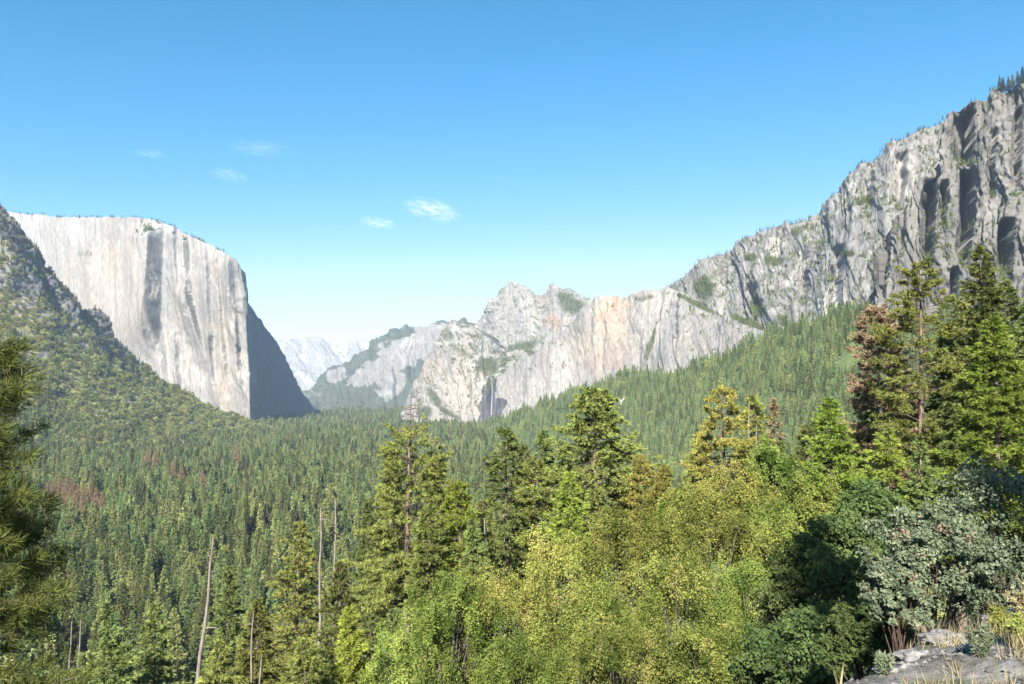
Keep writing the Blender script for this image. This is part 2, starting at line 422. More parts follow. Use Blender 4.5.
# -- leaning pale wall
def lean_extra(c, col, vm):
    k = np.clip(ell(c, 612, 312, 22, 26, .2) + .6 * ell(c, 600, 350, 40, 28), 0, 1)
    col = mixc(col, np.array([.66, .50, .36]), .7 * k)
    col = mixc(col, np.array([.62, .58, .52]), .5 * np.clip(ell(c, 655, 325, 22, 30) + ell(c, 560, 385, 40, 22, -.25), 0, 1))
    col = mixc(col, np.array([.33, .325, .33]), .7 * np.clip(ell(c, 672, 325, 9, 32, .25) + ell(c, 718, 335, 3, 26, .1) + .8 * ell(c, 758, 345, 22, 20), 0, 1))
    col = mixc(col, np.array([.46, .30, .20]), .5 * ell(c, 616, 300, 3, 22, .15))
    col = wet(c, col)
    green = np.clip(ell(c, 700, 305, 26, 4, .45) + ell(c, 752, 324, 28, 4, .4) + .8 * ell(c, 650, 345, 3, 26, .3) + ell(c, 490, 428, 20, 6) + .5 * ell(c, 645, 298, 12, 3, -.2), 0, 1)
    return col, np.maximum(vm * .6, green)
wall('leaning_cliff', [
    (487, 398, 3320, 487, 433, 3170), (492, 381, 3300, 492, 433, 3140), (496, 374, 3280, 498, 433, 3110), (507, 364, 3250, 508, 433, 3080), (527, 354, 3200, 528, 433, 3020),
    (544, 348, 3150, 545, 430, 2960), (560, 338, 3100, 560, 426, 2900), (575, 325, 3060, 575, 420, 2860), (588, 308, 3000, 588, 414, 2810), (597, 298, 2960, 597, 410, 2770),
    (612, 294, 2900, 612, 406, 2720), (627, 296, 2850, 627, 400, 2660), (640, 290, 2800, 640, 398, 2610), (651, 287, 2760, 651, 400, 2550), (668, 287, 2700, 664, 402, 2470),
    (690, 297, 2600, 690, 396, 2370), (720, 310, 2450, 720, 388, 2220), (750, 320, 2300, 745, 380, 2110), (775, 332, 2150, 770, 366, 2020), (790, 346, 2050, 788, 358, 1970)],
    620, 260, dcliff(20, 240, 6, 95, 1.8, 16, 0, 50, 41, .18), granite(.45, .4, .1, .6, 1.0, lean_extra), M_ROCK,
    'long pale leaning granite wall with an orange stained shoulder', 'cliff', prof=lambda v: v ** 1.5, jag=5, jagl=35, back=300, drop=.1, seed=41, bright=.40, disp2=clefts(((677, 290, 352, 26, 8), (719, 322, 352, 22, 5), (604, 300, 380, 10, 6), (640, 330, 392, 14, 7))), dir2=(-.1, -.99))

# -- the ridge climbing to the right
def ridge_extra(c, col, vm):
    col = mixc(col, np.array([.68, .64, .58]), .65 * np.clip(ell(c, 790, 285, 7, 45, .55) + ell(c, 775, 250, 10, 14, .5) + .8 * ell(c, 745, 262, 10, 12) + .8 * ell(c, 850, 195, 16, 14, -.4) + .7 * ell(c, 900, 160, 20, 12, -.3), 0, 1))
    col = mixc(col, np.array([.29, .285, .29]), .45 * np.clip(ell(c, 830, 250, 30, 50, .3) + .7 * ell(c, 745, 305, 22, 20), 0, 1))
    green = np.clip(ell(c, 704, 288, 13, 12, .5) + ell(c, 773, 262, 10, 6, .1) + ell(c, 750, 258, 10, 4) + ell(c, 756, 308, 8, 14, -.3) + ell(c, 784, 322, 12, 5, .6)
                    + ell(c, 862, 202, 12, 3, -.3) + ell(c, 848, 254, 8, 3) + .6 * ell(c, 830, 280, 8, 3) + .6 * ell(c, 800, 230, 14, 4, -.4), 0, 1)
    return col, np.maximum(vm * .8, green)
wall('climbing_ridge', [
    (610, 318, 3400, 610, 340, 3250), (645, 302, 3100, 645, 340, 3000), (665, 287, 2950, 670, 335, 2800), (681, 276, 2850, 690, 335, 2660), (695, 269, 2780, 705, 340, 2560), (705, 260, 2700, 720, 345, 2450),
    (732, 253, 2600, 745, 355, 2290), (743, 244, 2520, 758, 360, 2210), (770, 228, 2400, 780, 365, 2030), (792, 223, 2300, 800, 358, 1930), (816, 212, 2200, 815, 352, 1840),
    (827, 198, 2120, 828, 350, 1770), (841, 184, 2050, 840, 348, 1720), (848, 172, 2000, 850, 346, 1680), (874, 164, 1950, 868, 345, 1630), (888, 146, 1900, 885, 345, 1600),
    (912, 140, 1850, 910, 345, 1570), (945, 127, 1800, 945, 345, 1530), (1000, 112, 1720, 1000, 345, 1480)],
    640, 360, dcliff(20, 280, 7, 80, 3.2, 14, 4, 55, 51, .2), granite(.25, .5, .33, .5, 1.0, ridge_extra), M_ROCK,
    'broken granite ridge with ledges and pale gullies climbing to the right', 'cliff', prof=lambda v: v ** 1.15, jag=7, jagl=30, back=500, drop=.2, seed=51, bright=.385, disp2=clefts(((808, 252, 300, 50, 10), (757, 284, 322, 60, 14), (842, 246, 318, 60, 16), (905, 150, 205, 40, 14), (782, 232, 268, 35, 12), (826, 205, 240, 30, 9), (850, 190, 230, 25, 8), (872, 175, 215, 30, 9), (785, 262, 290, 20, 6), (726, 270, 300, 18, 8), (838, 262, 312, 30, 8))), dir2=(-.22, -.97), soft=2)

# -- the near buttressed wall at the right edge
RIBS = ((974, 108, 162, 85, 22), (973, 168, 262, 80, 15), (935, 180, 262, 80, 15), (947, 182, 222, 45, 9), (867, 272, 335, 75, 14), (888, 222, 300, 60, 12), (1012, 220, 275, 70, 15), (957, 268, 315, 45, 9), (905, 205, 250, 25, 8), (995, 130, 200, 22, 8), (1020, 110, 190, 25, 9), (918, 270, 330, 35, 9), (985, 265, 330, 40, 9))
def near_extra(c, col, vm):
    col = mixc(col, np.array([.58, .545, .50]), .6 * np.clip(ell(c, 1000, 150, 14, 55, .1) + ell(c, 885, 270, 8, 40, .1) + .6 * ell(c, 950, 290, 10, 45), 0, 1))
    qx = c['px'] + 3 * fbm(c['s'] / 20, c['z'] / 40, c['s'] * 0 + 2, 3)
    return col, vm * .9
def near_disp():
    base = dcliff(18, 120, 13, 38, 4.2, 9, 3, 40, 61, .1)
    def d(s, z, v, pos):
        px, py, _ = proj(pos)
        r = base(s, z, v, pos)
        px = px + 2.5 * fbm(s / 26, z / 30, s * 0 + 5, 3)
        return r
    return d
wall('buttressed_wall', [
    (856, 342, 1560, 856, 360, 1530), (859, 322, 1545, 858, 360, 1505), (864, 295, 1520, 862, 360, 1480), (871, 262, 1500, 867, 360, 1450), (882, 238, 1485, 876, 360, 1430), (900, 213, 1470, 888, 360, 1405), (920, 190, 1458, 902, 360, 1390),
    (936, 162, 1442, 917, 360, 1370), (943, 137, 1430, 928, 360, 1355), (953, 114, 1410, 943, 360, 1335), (973, 106, 1380, 965, 360, 1305), (995, 91, 1340, 990, 360, 1275),
    (1024, 87, 1290, 1020, 360, 1225), (1100, 60, 1180, 1100, 365, 1120), (1300, 10, 950, 1300, 370, 900)],
    560, 420, near_disp(), granite(.15, .65, .33, .5, .9, near_extra), M_ROCK,
    'steep grey buttressed cliff with dark recesses at the right edge', 'cliff', prof=lambda v: v ** 1.1, jag=7, jagl=22, back=450, drop=.05, seed=61, bright=.29, disp2=clefts(RIBS), dir2=(-.34, -.94), soft=2)

# -- rocky, bushy hill on the left
FLOOR = 195.
def zb(Y): return HORIZON + FLOOR * F / Y
def hill_rows():
    cr = [(-330, 95, 2900), (-200, 130, 2920), (-80, 172, 2950), (-30, 188, 2965), (0, 200, 2980), (12, 209, 2985), (22, 222, 2990), (36, 238, 3000), (50, 254, 3005), (62, 276, 3010), (75, 290, 3015),
          (90, 302, 3020), (105, 318, 3025), (122, 340, 3030), (140, 358, 3030), (160, 375, 3030), (180, 390, 3030), (205, 403, 3030), (225, 413, 3035), (245, 421, 3050), (268, 429, 3080), (290, 437, 3150)]
    ba = [(-330, 1800), (-200, 1850), (-80, 1900), (-30, 1930), (0, 1950), (12, 1960), (22, 1965), (36, 1975), (50, 1985), (62, 1990), (75, 2000), (90, 2015), (105, 2035), (122, 2060), (140, 2090), (160, 2140),
          (180, 2210), (205, 2310), (225, 2400), (245, 2520), (268, 2720), (290, 3000)]
    return [(a, b, c, d, zb(e) + 6, e) for (a, b, c), (d, e) in zip(cr, ba)]
def hill_colour(c):
    s, z, v = c['s'], c['z'], c['v']
    n1 = fbm(s / 120, z / 80, s * 0 + 2, 4); n2 = fbm(s / 22, z / 22, s * 0 + 5, 4)
    col = np.ones(s.shape + (3,)) * np.array([.12, .11, .05])
    col = mixc(col, np.array([.22, .195, .10]), sm(-.1, .5, n1 + .4 * n2))
    rock = sm(.15, .45, .5 * n1 + .5 * n2 + .6 * sm(.4, .9, v) * (c['px'] < 140) + .55 * (.75 - c['nz']) - .05)
    band = np.clip(ell(c, 20, 345, 26, 14, .3) + ell(c, 45, 318, 36, 7, .75) + ell(c, 98, 335, 20, 6, .9) + .8 * ell(c, 75, 380, 12, 6, .5) + ell(c, 132, 414, 30, 3, .5) + .9 * ell(c, 88, 388, 7, 4) + .8 * ell(c, 215, 424, 14, 2, .5), 0, 1)
    rock = np.clip(rock + band * sm(-.35, .2, n2), 0, 1)
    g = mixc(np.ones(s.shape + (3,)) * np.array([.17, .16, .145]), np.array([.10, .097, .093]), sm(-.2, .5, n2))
    g = mixc(g, np.array([.06, .06, .063]), .75 * sm(.62, .8, v + .08 * n1) * sm(165, 130, c['px']))  # rock painted darker below the crest, standing in for its shade
    return mixc(col, g, rock), np.clip(1 - rock, 0, 1)
def hill_disp(s, z, v, pos):
    px, py, _ = proj(pos)
    up = sm(.5, .9, v) * sm(200, 110, px)
    r = -85 * up * stair(ridged(s / 150 + z / 260, z / 300, s * 0 + 21, 2) * .5, 2.2) + 16 * fbm(s / 170, z / 150, s * 0 + 3, 3) + (7 + 16 * up) * ridged(s / 60 + z / 120, z / 45, s * 0 + 7, 3) + 3.5 * fbm(s / 16, z / 16, s * 0 + 1, 3)
    return r * sm(0, .15, v)
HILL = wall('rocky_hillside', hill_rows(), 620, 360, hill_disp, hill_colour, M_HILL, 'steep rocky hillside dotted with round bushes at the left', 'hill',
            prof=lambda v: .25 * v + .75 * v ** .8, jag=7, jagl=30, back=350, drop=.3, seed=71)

# -- forested apron below the right hand cliffs
SL_C = [(470, 428.5, 3250), (500, 423, 3050), (520, 417, 2950), (560, 402, 2800), (600, 388, 2650), (640, 377, 2500), (662, 379, 2400), (700, 369, 2250), (728, 361, 2100), (777, 337, 1900), (815, 325, 1700), (855, 317, 1550), (900, 319, 1450), (960, 322, 1350), (1024, 327, 1250), (1150, 330, 1100), (1300, 335, 950)]
SL_B = [(470, 2800), (500, 2480), (520, 2280), (560, 1950), (600, 1700), (640, 1500), (662, 1400), (700, 1300), (728, 1200), (777, 1100), (815, 1000), (855, 900), (900, 800), (960, 750), (1024, 700), (1150, 650), (1300, 560)]
def slope_colour(c):
    s, z = c['s'], c['z']
    n1 = fbm(s / 90, z / 50, s * 0 + 2, 4)
    col = np.ones(s.shape + (3,)) * np.array([.055, .07, .03])
    col = mixc(col, np.array([.10, .13, .045]), sm(0, .5, n1))
    rock = np.clip(ell(c, 620, 402, 9, 4, -.7) + ell(c, 540, 428, 10, 3, -.3) + .7 * ell(c, 690, 378, 8, 4), 0, 1)
    lawn = np.clip(ell(c, 650, 372, 9, 14, .3), 0, 1)
    col = mixc(col, np.array([.12, .17, .06]), lawn)
    return mixc(col, np.array([.34, .32, .29]), rock), np.clip(1 - rock - .6 * lawn, 0, 1)
SLOPE = wall('forested_apron', [(a, b, c, d, zb(e) + 6, e) for (a, b, c), (d, e) in zip(SL_C, SL_B)], 420, 160,
             lambda s, z, v, pos: (14 * fbm(s / 160, z / 90, s * 0 + 3, 3) + 22 * ridged((s + z * .8) / 210, z / 500, s * 0 + 12, 2)) * sm(0, .2, v), slope_colour, M_HILL, 'green forested apron rising to the foot of the right hand cliffs', 'hill',
             prof=lambda v: .5 * v + .5 * v ** .7, jag=3, jagl=40, back=140, drop=.5, seed=81, soft=5)

# ---------------------------------------------------------------- ground sheet
DN = np.array([-.55, .835])
def ground_h(x, y):
    x = np.asarray(x, float); y = np.asarray(y, float)
    d = x * DN[0] + y * DN[1] - 2.85
    rr = np.hypot(x, y)
    d = d + .35 * fbm(x / 2.3, y / 2.3, x * 0 + 4, 3) * sm(60, 8, rr)
    dp = np.maximum(d, 0)
    z = -1.68 - .95 * np.minimum(dp, 5) - .52 * np.maximum(dp - 5, 0) + .28 * np.maximum(-d, 0)
    z = z + .06 * fbm(x / .7, y / .7, x * 0 + 1, 4) * sm(40, 4, rr)
    z = z + 1.2 * fbm(x / 14, y / 14, x * 0 + 2, 3) * sm(6, 40, rr) + 5 * fbm(x / 90, y / 90, x * 0 + 6, 3) * sm(40, 220, rr)
    fl = -FLOOR + 3.0 * fbm(x / 300, y / 300, x * 0 + 8, 2)
    k = 9.0
    m = np.maximum(z, fl)
    return m + k * np.log1p(np.exp(-np.abs(z - fl) / k)) * sm(20, 150, rr)

th = np.r_[np.arange(-180, -52, 3), np.arange(-52, 52, .2), np.arange(52, 180.1, 3)]
th = np.radians(th)
rad = np.r_[.0, .5 * 1.03 ** np.arange(0, 352)]
TH, RA = np.meshgrid(th, rad)
gx, gy = RA * np.sin(TH), RA * np.cos(TH)
gz = ground_h(gx, gy)
def ground_colour():
    n1 = fbm(gx / 30, gy / 30, gx * 0 + 1, 4); n2 = fbm(gx / .5, gy / .5, gx * 0 + 3, 4); n3 = fbm(gx / 1.6, gy / 1.6, gx * 0 + 5, 3)
    c = np.ones(gx.shape + (3,)) * np.array([.06, .055, .032])
    c = mixc(c, np.array([.10, .10, .045]), sm(-.1, .5, n1))
    near = sm(16, 9, np.hypot(gx, gy))
    nc = np.ones(gx.shape + (3,)) * np.array([.12, .112, .10])
    nc = mixc(nc, np.array([.2, .19, .178]), sm(-.1, .5, n2 + .4 * n3))
    nc = mixc(nc, np.array([.075, .085, .03]), sm(.05, .3, n3 + .25 * n2))
    return mixc(c, nc, near) if False else c + (nc - c) * near[..., None]
gp = np.stack([gx, gy, gz], -1)
me = mesh('ground', gp, grid_faces(*gx.shape)[:, ::-1], [M_GROUND], True, {'tint': ground_colour().reshape(-1, 3)})
tag(obj('ground', me), 'ground falling from the viewpoint ledge to the flat valley floor', 'ground', None, 'structure')

# ---------------------------------------------------------------- vegetation meshes
def tube(pts, rads, k=8):
    pts = np.asarray(pts, float); n = len(pts)
    d = np.gradient(pts, axis=0); d /= np.linalg.norm(d, axis=1, keepdims=True) + 1e-9
    ref = np.where(np.abs(d[:, 2:3]) > .9, np.array([[1., 0, 0]]), np.array([[0, 0, 1.]]))
    a = np.cross(d, ref); a /= np.linalg.norm(a, axis=1, keepdims=True) + 1e-9
    b = np.cross(d, a)
    an = np.arange(k) * 2 * PI / k
    v = pts[:, None] + np.asarray(rads)[:, None, None] * (a[:, None] * np.cos(an)[None, :, None] + b[:, None] * np.sin(an)[None, :, None])
    i = np.arange(n - 1)[:, None] * k; j = np.arange(k)[None]; j2 = (j + 1) % k
    f = np.stack([i + j, i + j2, i + k + j2, i + k + j], -1).reshape(-1, 4)
    return v.reshape(-1, 3), f

def merge(lst):
    vs, fs, o = [], [], 0
    for v, f in lst:
        vs.append(v); fs.append(f + o); o += len(v)
    return np.concatenate(vs), np.concatenate(fs)

def unit(v): return v / (np.linalg.norm(v, axis=-1, keepdims=True) + 1e-9)

def blades(p, d, L, w, rng):
    side = unit(np.cross(d, unit(rng.normal(size=p.shape))))
    a = p - side * (w * .5)[:, None]; b = p + side * (w * .5)[:, None]; c = p + d * L[:, None]
    return np.stack([a, b, c], 1)

def conifer(Ht, R, cb=.25, ct=1.0, seed=0, step=.45, per=8, twig=.26, q=4, nb=3, bl=.40, bw=.15, shape=.8, tuft=False, gap=.15, droop=.25, lean=0., wood=True, rt=None, bare=0):
    """crown triangles with a tone per vertex, and the trunk with its limbs (real metres, base at the origin)"""
    rng = np.random.default_rng(seed)
    z0, z1 = cb * Ht, ct * Ht
    lv = np.arange(z0, z1, step)
    zz = np.repeat(lv, per); n = len(zz)
    zz = zz + rng.uniform(-.5, .5, n) * step
    t = np.clip((zz - z0) / (Ht - z0), 0, 1)
    az = rng.uniform(0, 2 * PI, n)
    lump = 1 + .5 * perlin(np.cos(az) * 1.3 + seed, np.sin(az) * 1.3, zz / (Ht * .06)) * 1.2
    prof = np.clip(1 - t, 0, 1) ** shape * (.55 + .45 * sm(0, .22, t)) + .03
    Lb = R * prof * np.clip(lump, .35, 1.5) * rng.uniform(.7, 1.08, n)
    keep = rng.random(n) > gap * (1 - t) ** .3
    zz, t, az, Lb = zz[keep], t[keep], az[keep], Lb[keep]; n = len(zz)
    pit = np.radians(-12 + 50 * t ** 1.5 + rng.normal(0, 15, n))
    h = np.stack([np.cos(az), np.sin(az), 0 * az], -1)
    tipup = .12 if not tuft else .28
    cx = np.array([lean * Ht, 0, 0])
    amp = .006 * Ht
    def axis(z): return np.stack([cx[0] * (z / Ht) + amp * np.sin(z / Ht * 5 + seed), amp * np.cos(z / Ht * 4 + seed * 2), z], -1)
    A = axis(zz)
    def bpt(i, s):
        l = Lb[i]
        return A[i] + h[i] * (l * s * np.cos(pit[i]))[:, None] + np.stack([0 * s, 0 * s, l * (s * np.sin(pit[i]) - droop * s ** 1.6 + tipup * s ** 3)], -1)
    nt_ = np.maximum(2, (Lb / twig).astype(int) + 1)
    bi = np.repeat(np.arange(n), nt_)
    lo = .42 if tuft else .18
    s = lo + (1 - lo) * rng.random(len(bi)) ** (.75 if not tuft else .6)
    base = bpt(bi, s)
    sg = np.where(rng.random(len(bi)) < .5, 1, -1) * rng.uniform(.5, 1.15, len(bi))
    sg = np.where(s > .9, sg * .3, sg)
    ca, sa = np.cos(sg), np.sin(sg)
    hb = h[bi]
    td = np.stack([hb[:, 0] * ca - hb[:, 1] * sa, hb[:, 0] * sa + hb[:, 1] * ca, rng.normal(-.08 if not tuft else .2, .18, len(bi))], -1)
    td = unit(td)
    tl = (.30 * Lb[bi] * (1 - .75 * s) + .22) * rng.uniform(.7, 1.2, len(bi))
    tl = np.minimum(tl, 1.3 if not tuft else .7)
    qi = np.repeat(np.arange(len(bi)), q)
    qs = rng.random(len(qi))
    pp = base[qi] + td[qi] * (tl[qi] * qs)[:, None]
    pp[:, 2] -= .12 * tl[qi] * qs ** 2
    k = np.repeat(np.arange(len(pp)), nb)
    rd = unit(rng.normal(size=(len(k), 3)))
    if tuft: d = unit(td[qi][k] * .55 + rd * .9 + np.array([0, 0, .25]))
    else: d = unit(td[qi][k] * .9 + rd * .55 + np.array([0, 0, .04]))
    sc = rng.uniform(.7, 1.25, len(k))
    tri = blades(pp[k] + rd * .05, d, bl * sc, bw * sc, rng)
    tone = np.clip(rng.normal(.45, .2, len(bi))[qi][k] + rng.normal(0, .1, len(k)) + .2 * (s[bi[qi][k] * 0 + qi[k]] - .6), 0, 1)
    V = tri.reshape(-1, 3); Fc = np.arange(len(V)).reshape(-1, 3)
    tz = np.linspace(-.02 * Ht, Ht, 14)
    rt = rt or (.011 * Ht + .06)
    tr = [tube(axis(tz), rt * (1 - np.clip(tz / Ht, 0, 1)) ** .8 + .02, 9)]
    if wood:
        for i in range(0, n, 2 if n > 150 else 1):
            ss = np.linspace(0, .85, 4)
            ii = np.full(4, i)
            tr.append(tube(bpt(ii, ss), np.linspace(.035, .012, 4) * (.5 + Lb[i] / 5), 3))
        for i in range(bare):
            a = rng.uniform(0, 2 * PI); z = rng.uniform(.3 * cb, ct if ct < .97 else cb) * Ht if ct > .97 else rng.uniform(ct, .98) * Ht
            l = rng.uniform(.15, .5) * R
            b0 = axis(np.array([z]))[0]
            tr.append(tube(np.array([b0, b0 + [math.cos(a) * l * .6, math.sin(a) * l * .6, .05 * l], b0 + [math.cos(a) * l, math.sin(a) * l, -.05 * l]]), [.05, .035, .012], 4))
    return (V, Fc, np.repeat(tone, 3)), merge(tr)

def broadleaf(Ht, R, cz=.55, seed=0, clumps=70, leaves=260, ls=.15, flat=.8, cr=.26, stem_r=None, stems=1, tonespread=.2, stretch=(1, 1, .75)):
    """an uneven crown of leaf clumps carried by forking limbs"""
    rng = np.random.default_rng(seed)
    rz = Ht * (1 - cz) ; cc = np.array([0, 0, Ht * cz])
    u = unit(rng.normal(size=(clumps, 3)))
    u[:, 2] = np.where(u[:, 2] < -.75, -u[:, 2], u[:, 2])
    rr = rng.uniform(.45, 1, clumps) ** .6
    lump = 1 + .5 * perlin(u[:, 0] * 1.7 + seed, u[:, 1] * 1.7, u[:, 2] * 1.7)
    C = cc + u * np.array([R, R, rz * flat]) * (rr * lump)[:, None]
    crad = R * cr * rng.uniform(.6, 1.25, clumps)
    ctone = rng.normal(.45, tonespread, clumps)
    ci = np.repeat(np.arange(clumps), leaves)
    d = unit(rng.normal(size=(len(ci), 3)))
    q = rng.random(len(ci)) ** .45
    p = C[ci] + d * np.array(stretch) * (crad[ci] * q)[:, None]
    wv = 1.6 / (crad.mean() + 1e-6)
    p = p + (crad[ci] * .8)[:, None] * np.stack([perlin(p[:, 0] * wv + k_, p[:, 1] * wv + seed, p[:, 2] * wv) for k_ in (0, 31, 77)], -1)
    nrm = unit(d * .7 + rng.normal(size=d.shape) * .65 + np.array([0, 0, .35]))
    a = unit(np.cross(nrm, unit(rng.normal(size=d.shape)))); b = np.cross(nrm, a)
    sz = ls * rng.uniform(.35, 1.4, len(ci))
    a *= sz[:, None]; b *= (sz * .62)[:, None]
    quad = np.stack([p - a * .5, p + b * .5, p + a * .5, p - b * .5], 1)
    tone = np.clip(ctone[ci] + rng.normal(0, .13, len(ci)) + .12 * (q - .7), 0, 1)
    V = quad.reshape(-1, 3); Fc = np.arange(len(V)).reshape(-1, 4)
    r0 = stem_r or .02 * Ht + .05
    tr = []
    fork = np.array([0, 0, Ht * cz * .45])
    for i in range(stems):
        o = np.array([rng.normal(0, .12 * R * (stems > 1)), rng.normal(0, .12 * R * (stems > 1)), 0])
        tr.append(tube(np.array([o - [0, 0, .3], o * .6 + fork * .5 + [.03 * R, 0, 0], fork + o * .4]), [r0, r0 * .8, r0 * .62], 8))
    for i in range(0, clumps, 5):
        m = fork * .6 + C[i] * .4 + rng.normal(0, .06 * R, 3)
        m2 = fork * .25 + C[i] * .75 + rng.normal(0, .04 * R, 3)
        tr.append(tube(np.array([fork, m, m2, C[i]]), [r0 * .36, r0 * .24, r0 * .14, r0 * .05], 4))
    return (V, Fc, np.repeat(tone, 4)), merge(tr)

def add_tree(name, loc, crown, wood, leafm, barkm, label, cat, group=None, rz=0., part='crown', wpart='trunk'):
    t = empty(name, loc, rz); tag(t, label, cat, group)
    obj(wpart, mesh(wpart, wood[0], wood[1], [barkm], True), t)
    obj(part, mesh(part, crown[0], crown[1], [leafm], False, {'tone': crown[2]}), t)
    return t

# ---------------------------------------------------------------- foreground trees
def base_at(px, Y):
    x = (px - W / 2) / F * Y
    return x, float(ground_h(x, Y))

def conif(px, py, Y, wpx, label, leafm, name='conifer_tree', group='conifers standing on the slope below the viewpoint', barkm=None, cbpx=None, ctpx=None, **kw):
    x, zg = base_at(px, Y)
    top = P(px, py, Y)[2]
    Ht = top - zg
    R = wpx * .5 * Y / F
    if cbpx is not None: kw['cb'] = max(.05, (P(px, cbpx, Y)[2] - zg) / Ht)
    if ctpx is not None: kw['ct'] = (P(px, ctpx, Y)[2] - zg) / Ht
    sc = Y / 75
    d = dict(bl=.30 * max(.75, sc), bw=.095 * max(.75, sc), twig=.22 * max(.8, sc), step=.36 * max(.8, sc), q=5)
    d.update(kw)
    crown, wood = conifer(Ht, R, seed=int(px * 7 + py), **d)
    return add_tree(name, (x, Y, zg), crown, wood, leafm, barkm or M_BARK, label, 'conifer', group)

conif(410, 393, 76, 105, 'tall pine with a bare broken dead top and ragged gold green crown', M_PINE, 'pine_tree', ctpx=437, shape=.55, tuft=True, gap=.3, per=6, bare=16, cbpx=600, q=4)
conif(392, 446, 84, 60, 'shaggy green conifer close behind the dead topped pine', M_FIR, shape=.7, cbpx=620)
conif(438, 455, 92, 60, 'olive conifer right of the dead topped pine', M_PINE, shape=.6, cbpx=590, gap=.25)
conif(508, 428, 88, 88, 'slim upright fir left of the big rounded pine', M_FIR, shape=.6, cbpx=560, gap=.3, per=6)
conif(545, 431, 96, 60, 'fir half hidden behind the big rounded pine', M_FIR, shape=.65, cbpx=570)
conif(536, 462, 80, 52, 'thin pine with orange brown lower trunk showing', M_PINE, 'pine_tree', shape=.5, cbpx=515, gap=.3, tuft=True)
conif(596, 390, 78, 138, 'big rounded green pine rising highest near the middle', M_PINE, 'pine_tree', shape=.62, cbpx=535, per=9, gap=.1)
conif(570, 472, 66, 56, 'small pointed light green fir before the big rounded pine', M_BRIGHT, shape=.75, cbpx=560)
conif(641, 458, 74, 46, 'narrow yellow green pine right of the big rounded pine', M_GOLD, 'pine_tree', shape=.5, cbpx=560, tuft=True)
conif(664, 468, 70, 40, 'second narrow yellowish pine further right of the big rounded pine', M_GOLD, 'pine_tree', shape=.5, cbpx=580, tuft=True)
conif(459, 486, 68, 52, 'bright yellow green pine with clustered tufts', M_BRIGHT, 'pine_tree', shape=.45, cbpx=580, tuft=True, gap=.3)
conif(474, 520, 64, 44, 'small green conifer beside the tufted yellow green pine', M_FIR, shape=.7, cbpx=600)
conif(722, 392, 72, 80, 'irregular golden green pine with knobby sprays', M_GOLD, 'pine_tree', shape=.45, cbpx=520, tuft=True, gap=.4, per=5)
conif(700, 440, 80, 56, 'shaggy olive pine left of the knobby golden pine', M_PINE, 'pine_tree', shape=.5, cbpx=540, gap=.3, tuft=True)
conif(775, 440, 78, 50, 'slim green conifer among the olive oaks', M_FIR, shape=.6, cbpx=560, gap=.2)
conif(754, 396, 90, 56, 'thin olive pine behind the white dead pole', M_PINE, 'pine_tree', shape=.6, cbpx=500, gap=.35)
conif(775, 400, 105, 26, 'narrow greyish spire of a dying conifer', M_DEAD, 'dying_conifer', None, M_GREYBARK, shape=.8, cbpx=470, gap=.5)
conif(829, 398, 62, 128, 'broad layered light green fir right of the oaks', M_BRIGHT, shape=.8, cbpx=600, per=8, gap=.08)
conif(805, 425, 74, 60, 'green conifer tucked left of the broad layered fir', M_FIR, shape=.6, cbpx=560)
conif(886, 428, 52, 80, 'small bright green pointed fir before the reddish dying pine', M_BRIGHT, shape=.8, cbpx=540, per=6)
conif(880, 312, 76, 92, 'reddish brown dying pine with thinning needles', M_DEAD, 'dying_pine', None, M_GREYBARK, shape=.42, cbpx=480, gap=.62, tuft=True, bare=14)
conif(868, 380, 82, 60, 'olive conifer behind the reddish dying pine', M_PINE, shape=.6, cbpx=520)
conif(919, 268, 66, 110, 'tall open pine with its pale bare trunk showing', M_PINE, 'pine_tree', shape=.4, cbpx=455, gap=.5, per=5, tuft=True, bare=8, q=5)
conif(945, 325, 80, 100, 'dark green conifer between the open pine and the dark fir', M_FIR, shape=.55, cbpx=540)
conif(985, 248, 72, 118, 'tallest dark fir near the right edge', M_FIR, shape=.75, cbpx=520, per=8, gap=.12)
conif(993, 316, 56, 128, 'full bright green fir standing before the tallest dark fir', M_BRIGHT, shape=.75, cbpx=560, per=9, gap=.08)
conif(1034, 296, 62, 84, 'dark conifer cut by the right edge of the view', M_FIR, shape=.7, cbpx=560)
conif(918, 440, 50, 46, 'pale green young conifer above the grey shrub', M_FIR, shape=.75, cbpx=560)
conif(955, 405, 58, 60, 'dark conifer low between the bright fir and the pale young conifer', M_FIR, shape=.6, cbpx=560)
conif(1010, 280, 84, 90, 'deep green fir behind the full bright green fir', M_FIR, shape=.65, cbpx=540)
conif(902, 372, 84, 66, 'olive conifer between the reddish dying pine and the open pine', M_PINE, shape=.6, cbpx=540)
conif(852, 428, 76, 60, 'green conifer right behind the broad layered fir', M_FIR, shape=.65, cbpx=560)
conif(524, 446, 98, 50, 'narrow dark fir between the two slim firs', M_FIR, shape=.65, cbpx=580)
conif(622, 470, 82, 46, 'pointed green fir right behind the oak edge', M_FIR, shape=.7, cbpx=570)
conif(484, 500, 74, 44, 'dark pointed fir left of the thin orange trunked pine', M_FIR, shape=.7, cbpx=600)
conif(430, 505, 66, 56, 'bushy olive conifer at the right foot of the dead topped pine', M_PINE, shape=.6, cbpx=620)
conif(660, 505, 62, 44, 'yellow green fir spire rising out of the oaks', M_BRIGHT, shape=.75, cbpx=600)
